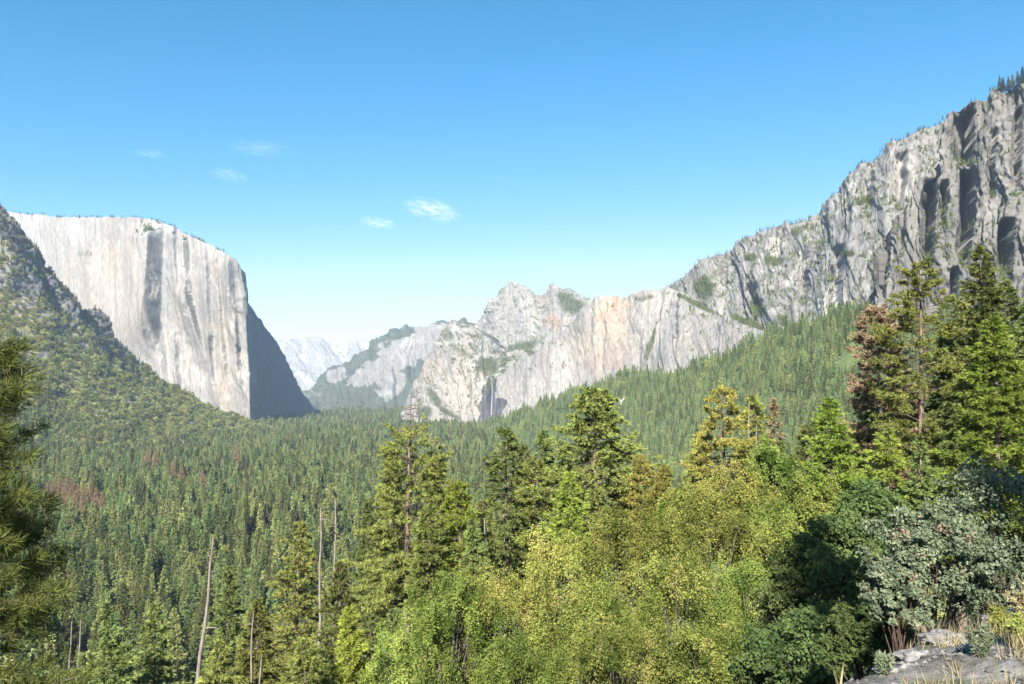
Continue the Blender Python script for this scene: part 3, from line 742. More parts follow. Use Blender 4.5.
# lower left slope
conif(302, 520, 128, 92, 'broad olive fir above the bottom left of the dead topped pine', M_PINE, shape=.75, cbpx=690, per=6)
conif(343, 560, 92, 66, 'green fir in front of the pair of grey dead poles', M_FIR, shape=.75, cbpx=690)
conif(372, 500, 112, 58, 'dark green conifer left of the dead topped pine', M_FIR, shape=.7, cbpx=690)
conif(262, 600, 98, 60, 'fir right of the leaning dead pole', M_PINE, shape=.7, cbpx=700)
conif(232, 566, 128, 52, 'slim fir just right of the leaning dead pole', M_FIR, shape=.7, cbpx=700)
conif(352, 606, 66, 52, 'bright green young conifer low beside the oaks', M_BRIGHT, shape=.7, cbpx=720)
conif(310, 640, 62, 66, 'olive young conifer at the bottom edge', M_PINE, shape=.65, cbpx=730)
conif(160, 606, 120, 56, 'fir left of the leaning dead pole', M_FIR, shape=.7, cbpx=710)
conif(120, 630, 110, 52, 'dark fir near the bottom left', M_FIR, shape=.7, cbpx=710)
conif(225, 640, 84, 60, 'low olive fir at the foot of the leaning dead pole', M_PINE, shape=.65, cbpx=730)
conif(396, 610, 60, 50, 'green conifer at the left foot of the oak mass', M_FIR, shape=.65, cbpx=720)

# dead poles
def snag(px, py, Y, wpx, label, lean_px=0, stubs=5, bottom=None, group='bare dead trees on the slope'):
    x, zg = base_at(px, Y)
    top = P(px + lean_px, py, Y)
    Ht = top[2] - zg
    rng = np.random.default_rng(int(px + py))
    t = empty('dead_tree', (x, Y, zg)); tag(t, label, 'dead tree', group)
    zs = np.linspace(-.5, Ht, 12)
    ax = np.stack([(top[0] - x) * zs / Ht + .12 * np.sin(zs * .5), .1 * np.cos(zs * .4), zs], -1)
    r = wpx * .5 * Y / F
    v, f = tube(ax, r * (1.25 - .95 * np.clip(zs / Ht, 0, 1)), 9)
    obj('trunk', mesh('trunk', v, f, [M_DEADWOOD], True), t)
    for i in range(stubs):
        z = rng.uniform(.55, .97) * Ht; a = rng.uniform(0, 2 * PI); l = rng.uniform(.5, 1.6)
        b0 = np.array([np.interp(z, zs, ax[:, 0]), np.interp(z, zs, ax[:, 1]), z])
        v, f = tube(np.array([b0, b0 + [math.cos(a) * l * .5, math.sin(a) * l * .5, .1], b0 + [math.cos(a) * l, math.sin(a) * l, -.05 * l]]), [r * .35, r * .22, r * .08], 5)
        obj('branch', mesh('branch', v, f, [M_DEADWOOD], True), t)
snag(190, 537, 96, 5.5, 'tall leaning bare dead pole standing alone at lower left', 24, 4)
snag(323, 508, 122, 4, 'grey dead pole, left of a close pair', -2, 4)
snag(334, 500, 126, 4, 'grey dead pole, right of a close pair', 2, 6)
snag(436, 442, 104, 3.2, 'thin pinkish dead tree right of the dead topped pine', 3, 14)
snag(482, 518, 66, 4, 'short forked dead snag beside the tufted yellow green pine', 4, 4)
snag(748, 403, 74, 3.5, 'thin white bare pole among the golden green pines', 0, 2)
snag(756, 425, 78, 2.5, 'shorter thin bare pole beside the white one', 0, 2)
snag(252, 612, 92, 3.5, 'dim dead pole between two firs at lower left', 2, 3)
snag(258, 655, 70, 4, 'short pale stub of a dead tree at the bottom edge', 2, 2)
snag(72, 622, 150, 3, 'small pale dead stick near the left pine', 0, 2)
snag(80, 620, 150, 3, 'second small pale dead stick near the left pine', 1, 2)

# oaks: px, py of the crown centre, half width in px, Y
OAKS = [
    (455, 640, 50, 42, M_OAKGREEN, 'yellow green oak at the left end of the oak mass'),
    (505, 640, 62, 44, M_OAK, 'golden green oak left of the bottom middle'),
    (556, 602, 52, 52, M_OAK, 'rusty tinged oak below the small pointed fir'),
    (590, 652, 64, 40, M_OAKGREEN, 'leafy green oak at the bottom middle'),
    (628, 578, 54, 52, M_OAK, 'yellow oak below the big rounded pine'),
    (668, 640, 74, 38, M_OAKGREEN, 'big full light green oak right of the bottom middle'),
    (700, 560, 60, 50, M_OAK, 'golden oak above the big full light green oak'),
    (690, 522, 36, 62, M_OAK, 'rounded golden oak under the narrow yellowish pines'),
    (738, 520, 40, 60, M_OAK, 'dense yellow oak under the knobby pine'),
    (745, 622, 50, 42, M_OAKGREEN, 'green oak right of the big full light green oak'),
    (770, 565, 48, 52, M_OAKGREEN, 'olive oak half in shade left of the broad layered fir'),
    (768, 486, 34, 72, M_OAKGREEN, 'olive oak crown below the thin bare poles'),
    (806, 520, 36, 60, M_OAKGREEN, 'olive oak touching the broad layered fir'),
    (705, 690, 56, 34, M_OAK, 'low golden oak at the bottom edge'),
    (620, 690, 56, 34, M_OAK, 'low yellow oak cut by the bottom edge'),
    (420, 672, 46, 44, M_OAKGREEN, 'low green oak left of the oak mass'),
    (520, 694, 46, 34, M_OAKGREEN, 'low bright oak cut by the bottom edge left of the middle'),
]
for px, py, hw, Y, m_, lab in OAKS:
    x, zg = base_at(px, Y); R = hw * Y / F
    zc = P(px, py, Y)[2]
    Ht = (zc - zg) + R * 1.15
    crown, wood = broadleaf(Ht, R, cz=(zc - zg) / Ht, seed=int(px + py), clumps=92, leaves=520, ls=.105 * Y / 45, cr=.19, flat=1., stretch=(.85, .85, 1.45), tonespread=.26)
    add_tree('oak_tree', (x, Y, zg), crown, wood, m_, M_GREYBARK, lab, 'oak', 'oaks massed below the viewpoint', 0)

BUSH = [(800, 590, 44, 30, 'dark leafy shrub in shade right of the oaks'), (845, 600, 40, 26, 'dark shrub in shade left of the grey manzanita'), (815, 655, 46, 22, 'dark green shrub at the bottom in deep shade'),
        (860, 645, 36, 17, 'dark shrub at the lip of the ledge'), (770, 668, 36, 28, 'dim green shrub between the oaks and the shade'), (835, 545, 40, 34, 'olive shrub under the broad layered fir'), (870, 520, 36, 36, 'olive shrub under the small bright fir')]
for px, py, hw, Y, lab in BUSH:
    x, zg = base_at(px, Y); R = hw * Y / F
    zc = P(px, py, Y)[2]
    Ht = max((zc - zg) + R, 1.2)
    crown, wood = broadleaf(Ht, R, cz=min(.75, max(.35, (zc - zg) / Ht)), seed=int(px * 3 + py), clumps=70, leaves=260, ls=.11 * Y / 28 + .02, cr=.27, stems=3, flat=1.)
    add_tree('leafy_shrub', (x, Y, zg), crown, wood, M_DARKLEAF, M_GREYBARK, lab, 'shrub', 'leafy shrubs below the ledge', 0, 'foliage', 'stems')

MANZ = [(925, 560, 58, 9.6, 'large grey green manzanita shrub beside the rock ledge'), (990, 520, 60, 11.0, 'dark blue green manzanita shrub in shade at the right edge'), (1015, 590, 50, 8.6, 'manzanita shrub in shade above the ledge at the right edge'),
        (890, 600, 30, 9.2, 'small manzanita clump at the left foot of the large one')]
for px, py, hw, Y, lab in MANZ:
    x, zg = base_at(px, Y); R = hw * Y / F
    zc = P(px, py, Y)[2]
    zg = min(zg, zc - R * .6)
    Ht = (zc - zg) + R * .95
    crown, wood = broadleaf(Ht, R, cz=(zc - zg) / Ht, seed=int(px * 5 + py), clumps=120, leaves=190, ls=.042, cr=.17, stems=4 if hw > 40 else 1, stem_r=.035, flat=.95, tonespread=.27)
    add_tree('manzanita_shrub', (x, Y, zg), crown, wood, M_MANZ, M_REDBARK, lab, 'shrub', 'manzanita shrubs above the ledge', 0, 'foliage', 'stems')

# near pine at the left edge
def near_pine():
    Y = 15.0; px = -40
    x, zg = base_at(px, Y)
    top = P(px, 330, Y)[2]; Ht = top - zg
    crown, wood = conifer(Ht, 2.3, cb=.1, seed=5, step=.2, per=9, twig=.2, q=3, nb=14, bl=.20, bw=.014, shape=.42, tuft=True, gap=.2, droop=.15, rt=.16)
    add_tree('pine_tree', (x, Y, zg), crown, wood, M_NEAR, M_BARK, 'near long needled pine cut by the left edge', 'conifer', 'conifers standing on the slope below the viewpoint')
near_pine()
for x_, y_, h_, R_, cb_, lab in ((4.15, -4.9, 22, 1.5, .38, 'unseen tall pine added behind the viewpoint to shade the manzanita and shrubs'),):  # out-of-view pine, placed for the shade it casts forward
    crown, wood = conifer(h_, R_, cb=cb_, seed=int(70 + h_ * 2), step=.35, per=7, twig=.26, q=4, nb=3, bl=.4, bw=.13, shape=.35, tuft=True, gap=.15 if h_ > 10 else .5, rt=.2)
    add_tree('pine_tree', (x_, y_, float(ground_h(x_, y_))), crown, wood, M_PINE, M_BARK, lab, 'conifer')  # the added out-of-view pine, placed for its shade

# ---------------------------------------------------------------- ledge plants and rocks
def rock(px, py, Y, s, label, seed):
    bm_v = []
    n = 64
    u = np.linspace(0, 2 * PI, n, endpoint=False); w = np.linspace(0, PI, 33)
    U, Wd = np.meshgrid(u, w)
    d = np.stack([np.cos(U) * np.sin(Wd), np.sin(U) * np.sin(Wd), np.cos(Wd)], -1)
    r = .9 + .3 * stair(perlin(d[..., 0] * 1.2 + seed, d[..., 1] * 1.2, d[..., 2] * 1.2), 3) + .22 * fbm(d[..., 0] * 2.6 + seed, d[..., 1] * 2.6, d[..., 2] * 2.6, 5)
    v = d * r[..., None] * np.array([s * .8, s * .6, s * .26])
    i = np.arange(32)[:, None] * n; j = np.arange(n)[None]; j2 = (j + 1) % n
    f = np.stack([i + j, i + j2, i + n + j2, i + n + j], -1).reshape(-1, 4)
    x, zg = base_at(px, Y)
    t = np.ones((v.size // 3, 3)) * np.array([.17, .163, .155])
    o = obj('rock', mesh('rock', v.reshape(-1, 3), f, [M_GROUND], True, {'tint': t}), None, (x, Y, zg + s * .08))
    tag(o, label, 'rock', 'granite rocks on the ledge')
for a in [(905, 668, 4.95, .16, 'pale flat rock on the ledge left of the dry plants', 1), (945, 655, 5.3, .26, 'grey rock in the middle of the ledge', 2), (1000, 640, 5.7, .22, 'pale rock at the right end of the ledge', 3), (880, 680, 4.7, .1, 'small pale stone at the left end of the ledge', 4), (965, 675, 4.8, .12, 'small stone among the dry grass', 5)]:
    rock(*a)

def stem_plant(px, Y, h, n, label, m_, seed, lw=.014, ll=.04):
    rng = np.random.default_rng(seed)
    x, zg = base_at(px, Y)
    tr = []; pts = []; dirs = []
    for i in range(n):
        a = rng.uniform(0, 2 * PI); t = rng.uniform(.1, .55); l = h * rng.uniform(.6, 1.1)
        e = np.array([math.cos(a) * l * t, math.sin(a) * l * t, l * (1 - .4 * t)])
        c = np.array([[0, 0, -.03], e * .5 + [0, 0, .06 * l], e])
        tr.append(tube(c, [.006, .004, .002], 4))
        for k in range(60):
            s = rng.uniform(.25, 1)
            p = (c[0] * (1 - s) ** 2 + 2 * c[1] * s * (1 - s) + c[2] * s * s)
            pts.append(p); dirs.append(rng.normal(size=3) * .8 + [0, 0, .5])
    pts = np.array(pts); dirs = unit(np.array(dirs))
    tri = blades(pts, dirs, ll * rng.uniform(.6, 1.2, len(pts)), lw * rng.uniform(.7, 1.2, len(pts)), rng)
    side = tri.copy()
    V = tri.reshape(-1, 3)
    tn = np.repeat(np.clip(rng.normal(.6, .2, len(pts)), 0, 1), 3)
    add_tree('leafy_plant', (x, Y, zg), (V, np.arange(len(V)).reshape(-1, 3), tn), merge(tr), m_, M_REDBARK, label, 'plant', 'low plants on the ledge', 0, 'leaves', 'stems')
stem_plant(972, 4.55, .17, 26, 'pale yellow green leafy plant at the bottom of the ledge', M_MANZ, 1)
stem_plant(1012, 4.7, .18, 26, 'reddish brown and green plant at the bottom right corner', M_OAK, 2)
stem_plant(945, 5.9, .2, 20, 'small yellow green plant under the large manzanita', M_GOLD, 3)
stem_plant(1018, 5.4, .26, 24, 'dry tan plant at the right edge of the ledge', M_DRY, 4)
stem_plant(876, 4.65, .12, 12, 'tiny green plant at the left tip of the ledge', M_MANZ, 5)
stem_plant(990, 5.2, .18, 22, 'brownish plant in the middle of the ledge', M_OAK, 6)

rng = np.random.default_rng(3)
n = 5200
yy = rng.uniform(3.9, 7.2, n); xx = yy * rng.uniform(.40, .70, n)
dn = fbm(xx / .9, yy / .9, xx * 0 + 5, 3)
k = dn > .02
xx, yy = xx[k], yy[k]
dd = unit(np.stack([rng.normal(0, .35, len(xx)), rng.normal(0, .35, len(xx)), np.ones(len(xx))], -1))
pp = np.stack([xx, yy, ground_h(xx, yy) - .01], -1)
tri = blades(pp, dd, rng.uniform(.05, .19, len(xx)), rng.uniform(.006, .011, len(xx)), rng)
V = tri.reshape(-1, 3)
o = obj('dry_grass', mesh('dry_grass', V, np.arange(len(V)).reshape(-1, 3), [M_DRY], False, {'tone': np.repeat(np.clip(rng.normal(.45, .25, len(xx)), 0, 1), 3)}))
tag(o, 'thin dry grass growing on the rock ledge', 'grass', None, 'stuff')

rng = np.random.default_rng(9)
n = 900
yy = rng.uniform(4.0, 7.0, n); xx = yy * rng.uniform(.38, .70, n); ss = rng.gamma(1.6, .007, n) + .004
oc = np.array([(1, 0, 0), (-1, 0, 0), (0, 1, 0), (0, -1, 0), (0, 0, .7), (0, 0, -.7)], float)
of = np.array([(0, 2, 4), (2, 1, 4), (1, 3, 4), (3, 0, 4), (2, 0, 5), (1, 2, 5), (3, 1, 5), (0, 3, 5)])
V = np.stack([xx, yy, ground_h(xx, yy)], -1)[:, None] + oc[None] * ss[:, None, None] * rng.uniform(.6, 1.4, (n, 6, 1))
Fc = (of[None] + np.arange(n)[:, None, None] * 6).reshape(-1, 3)
tn = np.repeat(rng.uniform(.06, .17, n)[:, None] * np.array([[1, .96, .9]]), 6, 0)
tag(obj('gravel', mesh('gravel', V.reshape(-1, 3), Fc, [M_GROUND], False, {'tint': tn})), 'loose granite grit and small stones scattered on the ledge', 'gravel', None, 'stuff')

# ---------------------------------------------------------------- forest
PROTO = bpy.data.collections.new('forest_sources')       # not linked: only its meshes are used
def single(name, crown, wood, leafm, barkm):
    V = np.concatenate([crown[0], wood[0]])
    me = bpy.data.meshes.new(name)
    tri = np.concatenate([wood[1][:, [0, 1, 2]], wood[1][:, [0, 2, 3]]]) + len(crown[0])
    cf = crown[1] if crown[1].shape[1] == 3 else np.concatenate([crown[1][:, [0, 1, 2]], crown[1][:, [0, 2, 3]]])
    fc = np.concatenate([cf, tri])
    tone = np.concatenate([crown[2], np.zeros(len(wood[0]))])
    return mesh(name, V, fc, [leafm, barkm], False, {'tone': tone}, np.r_[np.zeros(len(cf)), np.ones(len(tri))])
def mid_conifer(i, leafm, q=4):
    r = np.random.default_rng(100 + i)
    return conifer(30, r.uniform(4.6, 6.4), cb=r.uniform(.05, .14), seed=200 + i, step=.65, per=7, twig=.5, q=q, nb=3, bl=.6, bw=.25, shape=r.uniform(.8, 1.1), gap=.1, wood=False, droop=.3)
MID = [single('conifer_tree', *mid_conifer(i, M_FOREST), M_FOREST, M_GREYBARK) for i in range(8)]
MIDDEAD = [single('dead_conifer', *conifer(30, 5.2, cb=.1, seed=300 + i, step=.65, per=7, twig=.55, q=3, nb=3, bl=.7, bw=.26, shape=.85, gap=.15, wood=False), M_FDEAD, M_GREYBARK) for i in range(3)]
def far_conifer(i):
    r = np.random.default_rng(500 + i)
    return conifer(30, r.uniform(5.0, 7.0), cb=r.uniform(.03, .1), seed=500 + i, step=1.0, per=7, twig=1.1, q=2, nb=2, bl=1.3, bw=.8, shape=r.uniform(.8, 1.1), gap=.1, wood=False, droop=.3)
FAR = [single('forest_conifer', *far_conifer(i), M_FOREST, M_GREYBARK) for i in range(6)]
FARS = [single('slope_conifer', *far_conifer(i + 20), M_FOREST2, M_GREYBARK) for i in range(6)]
M_SHADEFIR = leaf_mat('shade_dark_fir_needles', (.016, .026, .014), (.06, .08, .035), None, .1, .4)  # needles coloured darker to stand in for the shaded hill crest
FARD = [single('added_crest_conifer', *far_conifer(i + 40), M_SHADEFIR, M_GREYBARK) for i in range(6)]
def bushm(i):
    r = np.random.default_rng(700 + i)
    return broadleaf(9, r.uniform(4.0, 5.5), cz=.45, seed=700 + i, clumps=26, leaves=34, ls=1.05, cr=.34, flat=.95)
BUSHM = [single('round_oak', *bushm(i), M_CHAP, M_GREYBARK) for i in range(6)]

DECM = [single('valley_oak', *broadleaf(16, rr_, cz=.5, seed=900 + i_, clumps=34, leaves=60, ls=1.1, cr=.3, flat=.95), M_DECID, M_GREYBARK) for i_, rr_ in enumerate((5.5, 6.5, 7.5))]

def scatter(name, pts, rot, scl, idx, meshes, label, cat):
    c = bpy.data.collections.new(name + '_sources')
    for i, m_ in enumerate(meshes):
        o = bpy.data.objects.new('%s_source_%s' % (name, chr(97 + i)), m_); c.objects.link(o)
    me = bpy.data.meshes.new(name)
    me.vertices.add(len(pts)); me.vertices.foreach_set('co', np.ascontiguousarray(pts, np.float32).ravel())
    for n_, a, ty in (('rot', rot, 'FLOAT'), ('scl', scl, 'FLOAT'), ('pick', idx, 'INT')):
        at = me.attributes.new(n_, ty, 'POINT'); at.data.foreach_set('value', np.ascontiguousarray(a, np.int32 if ty == 'INT' else np.float32))
    o = obj(name, me)
    g = bpy.data.node_groups.new(name + '_scatter', 'GeometryNodeTree')
    g.interface.new_socket('Geometry', in_out='INPUT', socket_type='NodeSocketGeometry')
    g.interface.new_socket('Geometry', in_out='OUTPUT', socket_type='NodeSocketGeometry')
    N, L = g.nodes.new, g.links.new
    gi, go = N('NodeGroupInput'), N('NodeGroupOutput')
    ci = N('GeometryNodeCollectionInfo'); ci.inputs['Collection'].default_value = c
    ci.inputs['Separate Children'].default_value = True; ci.inputs['Reset Children'].default_value = True
    ip = N('GeometryNodeInstanceOnPoints'); ip.inputs['Pick Instance'].default_value = True
    def na(n_, ty):
        x = N('GeometryNodeInputNamedAttribute'); x.data_type = ty; x.inputs['Name'].default_value = n_; return x
    r, s, p = na('rot', 'FLOAT'), na('scl', 'FLOAT'), na('pick', 'INT')
    cx = N('ShaderNodeCombineXYZ'); L(r.outputs['Attribute'], cx.inputs['Z'])
    L(gi.outputs[0], ip.inputs['Points']); L(ci.outputs[0], ip.inputs['Instance']); L(p.outputs['Attribute'], ip.inputs['Instance Index'])
    L(cx.outputs[0], ip.inputs['Rotation']); L(s.outputs['Attribute'], ip.inputs['Scale']); L(ip.outputs[0], go.inputs[0])
    md = o.modifiers.new('scatter', 'NODES'); md.node_group = g
    return tag(o, label, cat, None, 'stuff')

hb = np.array([(d[3], d[5]) for d in hill_rows()]); hby = hb[:, 1]; hbx = (hb[:, 0] - W / 2) / F * hby
sb = np.array(SL_B, float); o_ = np.argsort(sb[:, 1]); sby = sb[o_, 1]; sbx = ((sb[:, 0] - W / 2) / F * sb[:, 1])[o_]
rng = np.random.default_rng(11)
def cells(y0, y1, cell):
    ys = np.arange(y0, y1, cell); out = []
    for y in ys:
        xm = y * .70
        xs = np.arange(-xm, xm, cell)
        out.append(np.stack([xs, np.full(len(xs), y)], -1))
    p = np.concatenate(out)
    return p + rng.uniform(-.48, .48, p.shape) * cell
pts = np.concatenate([cells(120, 1000, 12), cells(1000, 2000, 12.5), cells(2000, 3600, 14), cells(3600, 7000, 20)])
x, y = pts[:, 0], pts[:, 1]
k = ((x > np.interp(y, hby, hbx) - 25) | ((y > 2500) & (x > -1300))) & (x < np.interp(y, sby, sbx) + 25) | (y < 700)
k &= (np.hypot(x, y) > 150) & (np.abs(x / y) < .70)
k &= ~((y < 420) & (x > -.02 * y))                       # near slope right of the middle is covered by the nearer trees
k &= fbm(x / 55, y / 55, x * 0 + 9, 3) > -.42
DEADS = [(52, 487), (58, 484), (64, 482), (70, 485), (76, 483), (82, 490), (88, 492), (94, 488), (100, 493), (106, 497), (68, 492), (79, 497), (176, 466), (184, 470), (205, 476), (268, 508), (238, 452), (150, 452), (158, 455)]
DEADPOS = []
for px, py in DEADS:
    Y = min(FLOOR * F / (py + 22 - HORIZON), 1900)
    DEADPOS.append((px, py, Y, (px - W / 2) / F * Y))
pts = pts[k]; x, y = pts[:, 0], pts[:, 1]
z = ground_h(x, y) - .4
n = len(x)
hgt = np.clip(rng.normal(34, 10, n) + 14 * fbm(x / 120, y / 120, x * 0 + 4, 2), 13, 58) * (1 + .12 * (y > 2500))
hgt = np.where(np.hypot(x, y) < 420, hgt * .85, hgt)
P3 = np.stack([x, y, z], -1)
tp = P3.copy(); tp[:, 2] += hgt
tx, ty, td = proj(tp); bx, by, _ = proj(P3)
hp = by - ty
kk = np.ones(n, bool)
for px, py, Y, xx in DEADPOS:
    kk &= ~((np.abs(tx - px) < 7) & (y < Y + 6) & (ty < py + 7) & (by > py + 8))
x, y, z, hgt, P3, tx, ty, hp = x[kk], y[kk], z[kk], hgt[kk], P3[kk], tx[kk], ty[kk], hp[kk]; n = len(x)
vis = (tx > 60) & (tx < 385) & (ty < 672)
score = np.where(vis, hp, -1)
big = np.argsort(-score)[:290]
rest = np.ones(n, bool); rest[big] = False
for i in big:
    me = MID[int(rng.integers(len(MID)))]
    o = obj('conifer_tree', me, None, P3[i]); s = hgt[i] / 30
    o.scale = (s * rng.uniform(.9, 1.15),) * 2 + (s,); o.rotation_euler = (0, 0, rng.uniform(0, 6.28))
    tag(o, 'green pointed conifer standing in the dense lower left forest', 'conifer', 'conifers of the lower left forest')
ii = np.nonzero(rest)[0]
dk = fbm(x[ii] / 150, y[ii] / 150, x[ii] * 0 + 14, 3) + rng.normal(0, .25, len(ii)) > .52
scatter('valley_forest', P3[ii], rng.uniform(0, 6.28, len(ii)), np.where(dk, rng.uniform(.7, 1.5, len(ii)), hgt[ii] / 30), np.where(dk, rng.integers(6, 9, len(ii)), rng.integers(0, 6, len(ii))), FAR + DECM, 'continuous dark green conifer forest carpeting the valley floor', 'forest')

for px, py, Y, xx in DEADPOS:
    zz = float(ground_h(xx, Y)) - .5
    h = P(px, py - 6, Y)[2] - zz
    o = obj('dead_conifer', MIDDEAD[int(rng.integers(3))], None, (xx, Y, zz)); s = max(h / 30, .6)
    o.scale = (s, s, s); o.rotation_euler = (0, 0, rng.uniform(0, 6.28))
    far_ = px > 120
    tag(o, 'single rust brown dead conifer among green forest further right' if far_ else 'rust brown dead conifer in the cluster at the foot of the hillside', 'dead conifer', 'scattered rust brown dead conifers' if far_ else 'cluster of rust brown dead conifers')

# hillside oaks and bushes
def surf_points(c, prob, n, seed, vmin=0, vmax=1):
    r = np.random.default_rng(seed)
    pos = c['pos']; nr, nc = pos.shape[:2]
    a = pos[:-1, :-1]; e1 = pos[:-1, 1:] - a; e2 = pos[1:, :-1] - a
    area = np.linalg.norm(np.cross(e1, e2), axis=-1)
    w = area * prob[:-1, :-1] * ((c['v'] >= vmin) & (c['v'] <= vmax))[:-1, :-1] * ((c['px'] > -60) & (c['px'] < 1090))[:-1, :-1]
    w = w.ravel(); w = w / w.sum()
    idx = r.choice(len(w), n, p=w)
    i, j = idx // (nc - 1), idx % (nc - 1)
    return a[i, j] + e1[i, j] * r.random(n)[:, None] + e2[i, j] * r.random(n)[:, None], i, j
def thin(p, d, seed=0):
    """drop points closer than d to an earlier one (on a hash grid)"""
    seen = {}; keep = np.zeros(len(p), bool)
    for i, q in enumerate(p):
        key = (int(q[0] // d), int(q[1] // d), int(q[2] // d))
        if key in seen: continue
        seen[key] = 1; keep[i] = True
    return keep
hv = HILL['veg']
dens = (.12 + .9 * hv) * (1 - .8 * sm(.45, .85, HILL['v']) * sm(150, 100, HILL['px'])) * (.35 + sm(-.3, .3, fbm(HILL['s'] / 60, HILL['z'] / 45, HILL['s'] * 0 + 3, 3)))
p, i, j = surf_points(HILL, dens, 8000, 1)
kp = thin(p, 12); p = p[kp]
r = np.random.default_rng(21)
sc = r.uniform(.8, 2.4, len(p)) * np.where(p[:, 2] > 180, .8, 1)
hx, hy, hd = proj(p)
front = np.argsort(-(sc / hd) * ((hx > 45) & (hx < 1000) & (hy < 470)))[:270]
msk = np.ones(len(p), bool); msk[front] = False
for q in front:
    o = obj('round_oak', BUSHM[int(r.integers(6))], None, p[q] - np.array([0, 0, .8])); o.scale = (sc[q],) * 3
    o.rotation_euler = (0, 0, r.uniform(0, 6.28))
    tag(o, 'round olive oak dotted on the rocky hillside at the left', 'oak', 'round oaks dotted over the left hillside')
pi = np.nonzero(msk)[0]
scatter('hillside_brush', p[pi] - np.array([0, 0, .8]), r.uniform(0, 6.28, len(pi)), sc[pi], r.integers(0, 6, len(pi)), BUSHM, 'olive brush and small oaks spread over the left hillside', 'brush')
# conifers climbing the toe of the hill
p, i, j = surf_points(HILL, .3 + hv * .7, 5200, 2, 0, .34)
kp = (r.random(len(p)) < 1.0 - 3.0 * HILL['v'][i, j]) & thin(p, 8.0); p = p[kp]
scatter('hill_foot_forest', p - np.array([0, 0, .8]), r.uniform(0, 6.28, len(p)), r.uniform(.5, 1.05, len(p)), r.integers(0, 6, len(p)), FAR, 'dark conifers climbing the foot of the left hillside', 'forest')
# conifers added, with darkened needles, to suggest the shaded upper edge of the hill
p, i, j = surf_points(HILL, sm(.6, .8, HILL['v'] + .12 * fbm(HILL['s'] / 70, HILL['z'] / 60, HILL['s'] * 0 + 61, 3)) * sm(215, 165, HILL['px']) + 1e-9, 1500, 8)
kp = thin(p, 9.0); p = p[kp]
scatter('added_hill_crest_forest', p - np.array([0, 0, .8]), r.uniform(0, 6.28, len(p)), r.uniform(.35, .8, len(p)), r.integers(0, 6, len(p)), FARD, 'added conifers darkened for shade along the upper edge of the left hillside', 'forest')
# conifers on the apron
p, i, j = surf_points(SLOPE, .05 + .95 * SLOPE['veg'], 26000, 4)
p = p[thin(p, 8.5)]; p = p[fbm(p[:, 0] / 70, p[:, 1] / 110, p[:, 2] * 0 + 44, 3) > -.45]
sz_ = np.clip(r.normal(.75, .22, len(p)) + .4 * fbm(p[:, 0] / 80, p[:, 1] / 80, p[:, 2] * 0 + 3, 2), .3, 1.35)
dk = fbm(p[:, 0] / 90, p[:, 1] / 120, p[:, 2] * 0 + 24, 3) + r.normal(0, .2, len(p)) > .38
scatter('slope_forest', p - np.array([0, 0, .8]), r.uniform(0, 6.28, len(p)), np.where(dk, r.uniform(.5, 1.0, len(p)), sz_), np.where(dk, r.integers(6, 9, len(p)), r.integers(0, 6, len(p))), FARS + DECM, 'conifer forest covering the apron below the right hand cliffs', 'forest')

# trees and brush clinging to the cliffs
cp, csc, cidx = [], [], []
for c, nveg, ncrest, hs in ((WALLS[0], 160, 700, .9), (WALLS[2], 3500, 300, .8), (WALLS[3], 1600, 160, .55), (WALLS[4], 1700, 160, .55), (WALLS[5], 1100, 160, .55), (WALLS[6], 2600, 420, .6), (WALLS[7], 1300, 150, .5)):
    pr = np.clip(c['veg'], 0, 1) ** 1.5 + 1e-6
    q, i, j = surf_points(c, pr, nveg, 30 + nveg)
    bush = r.random(len(q)) < .45
    cp.append(q); csc.append(np.where(bush, r.uniform(.25, .6, len(q)), r.uniform(.25, .8, len(q)) * hs)); cidx.append(np.where(bush, r.integers(6, 12, len(q)), r.integers(0, 6, len(q))))
    nu = c['pos'].shape[1]
    j = r.integers(0, nu, ncrest)
    pat = fbm(c['s'][-1][j] / 70, j * 0., j * 0. + 5, 2) > -.1
    j = j[pat]
    q = c['pos'][-1][j] + r.normal(0, 3, (len(j), 3)) * [1, 1, .2]
    if c['name'] in ('granite_monolith', 'climbing_ridge', 'hazy_mountain', 'buttressed_wall'):
        if c['name'] == 'granite_monolith': q = q[c['px'][-1][j] < 235]
        cp.append(q); csc.append(r.uniform(.2, .6, len(q)) * hs); cidx.append(r.integers(0, 6, len(q)))
cp = np.concatenate(cp) - np.array([0, 0, .6]); csc = np.concatenate(csc); cidx = np.concatenate(cidx)
scatter('cliff_brush', cp, r.uniform(0, 6.28, len(cp)), csc, cidx, FARS + BUSHM, 'scattered pines and brush clinging to the cliff ledges and rims', 'brush')
# a few larger pines on the rim at the far right
c = WALLS[7]
for px in (999, 1004, 1009, 1013, 1018, 1022):
    j = int(np.argmin(np.abs(c['px'][-1] - px)))
    o = obj('rim_pine', MID[px % 8], None, c['pos'][-1][j] + np.array([0, 0, -1])); s = .7 + .25 * ((px * 7) % 5) / 4
    o.scale = (s * 1.2, s * 1.2, s)
    tag(o, 'dark pine on the cliff rim at the top right corner', 'conifer', 'pines on the cliff rim at top right')

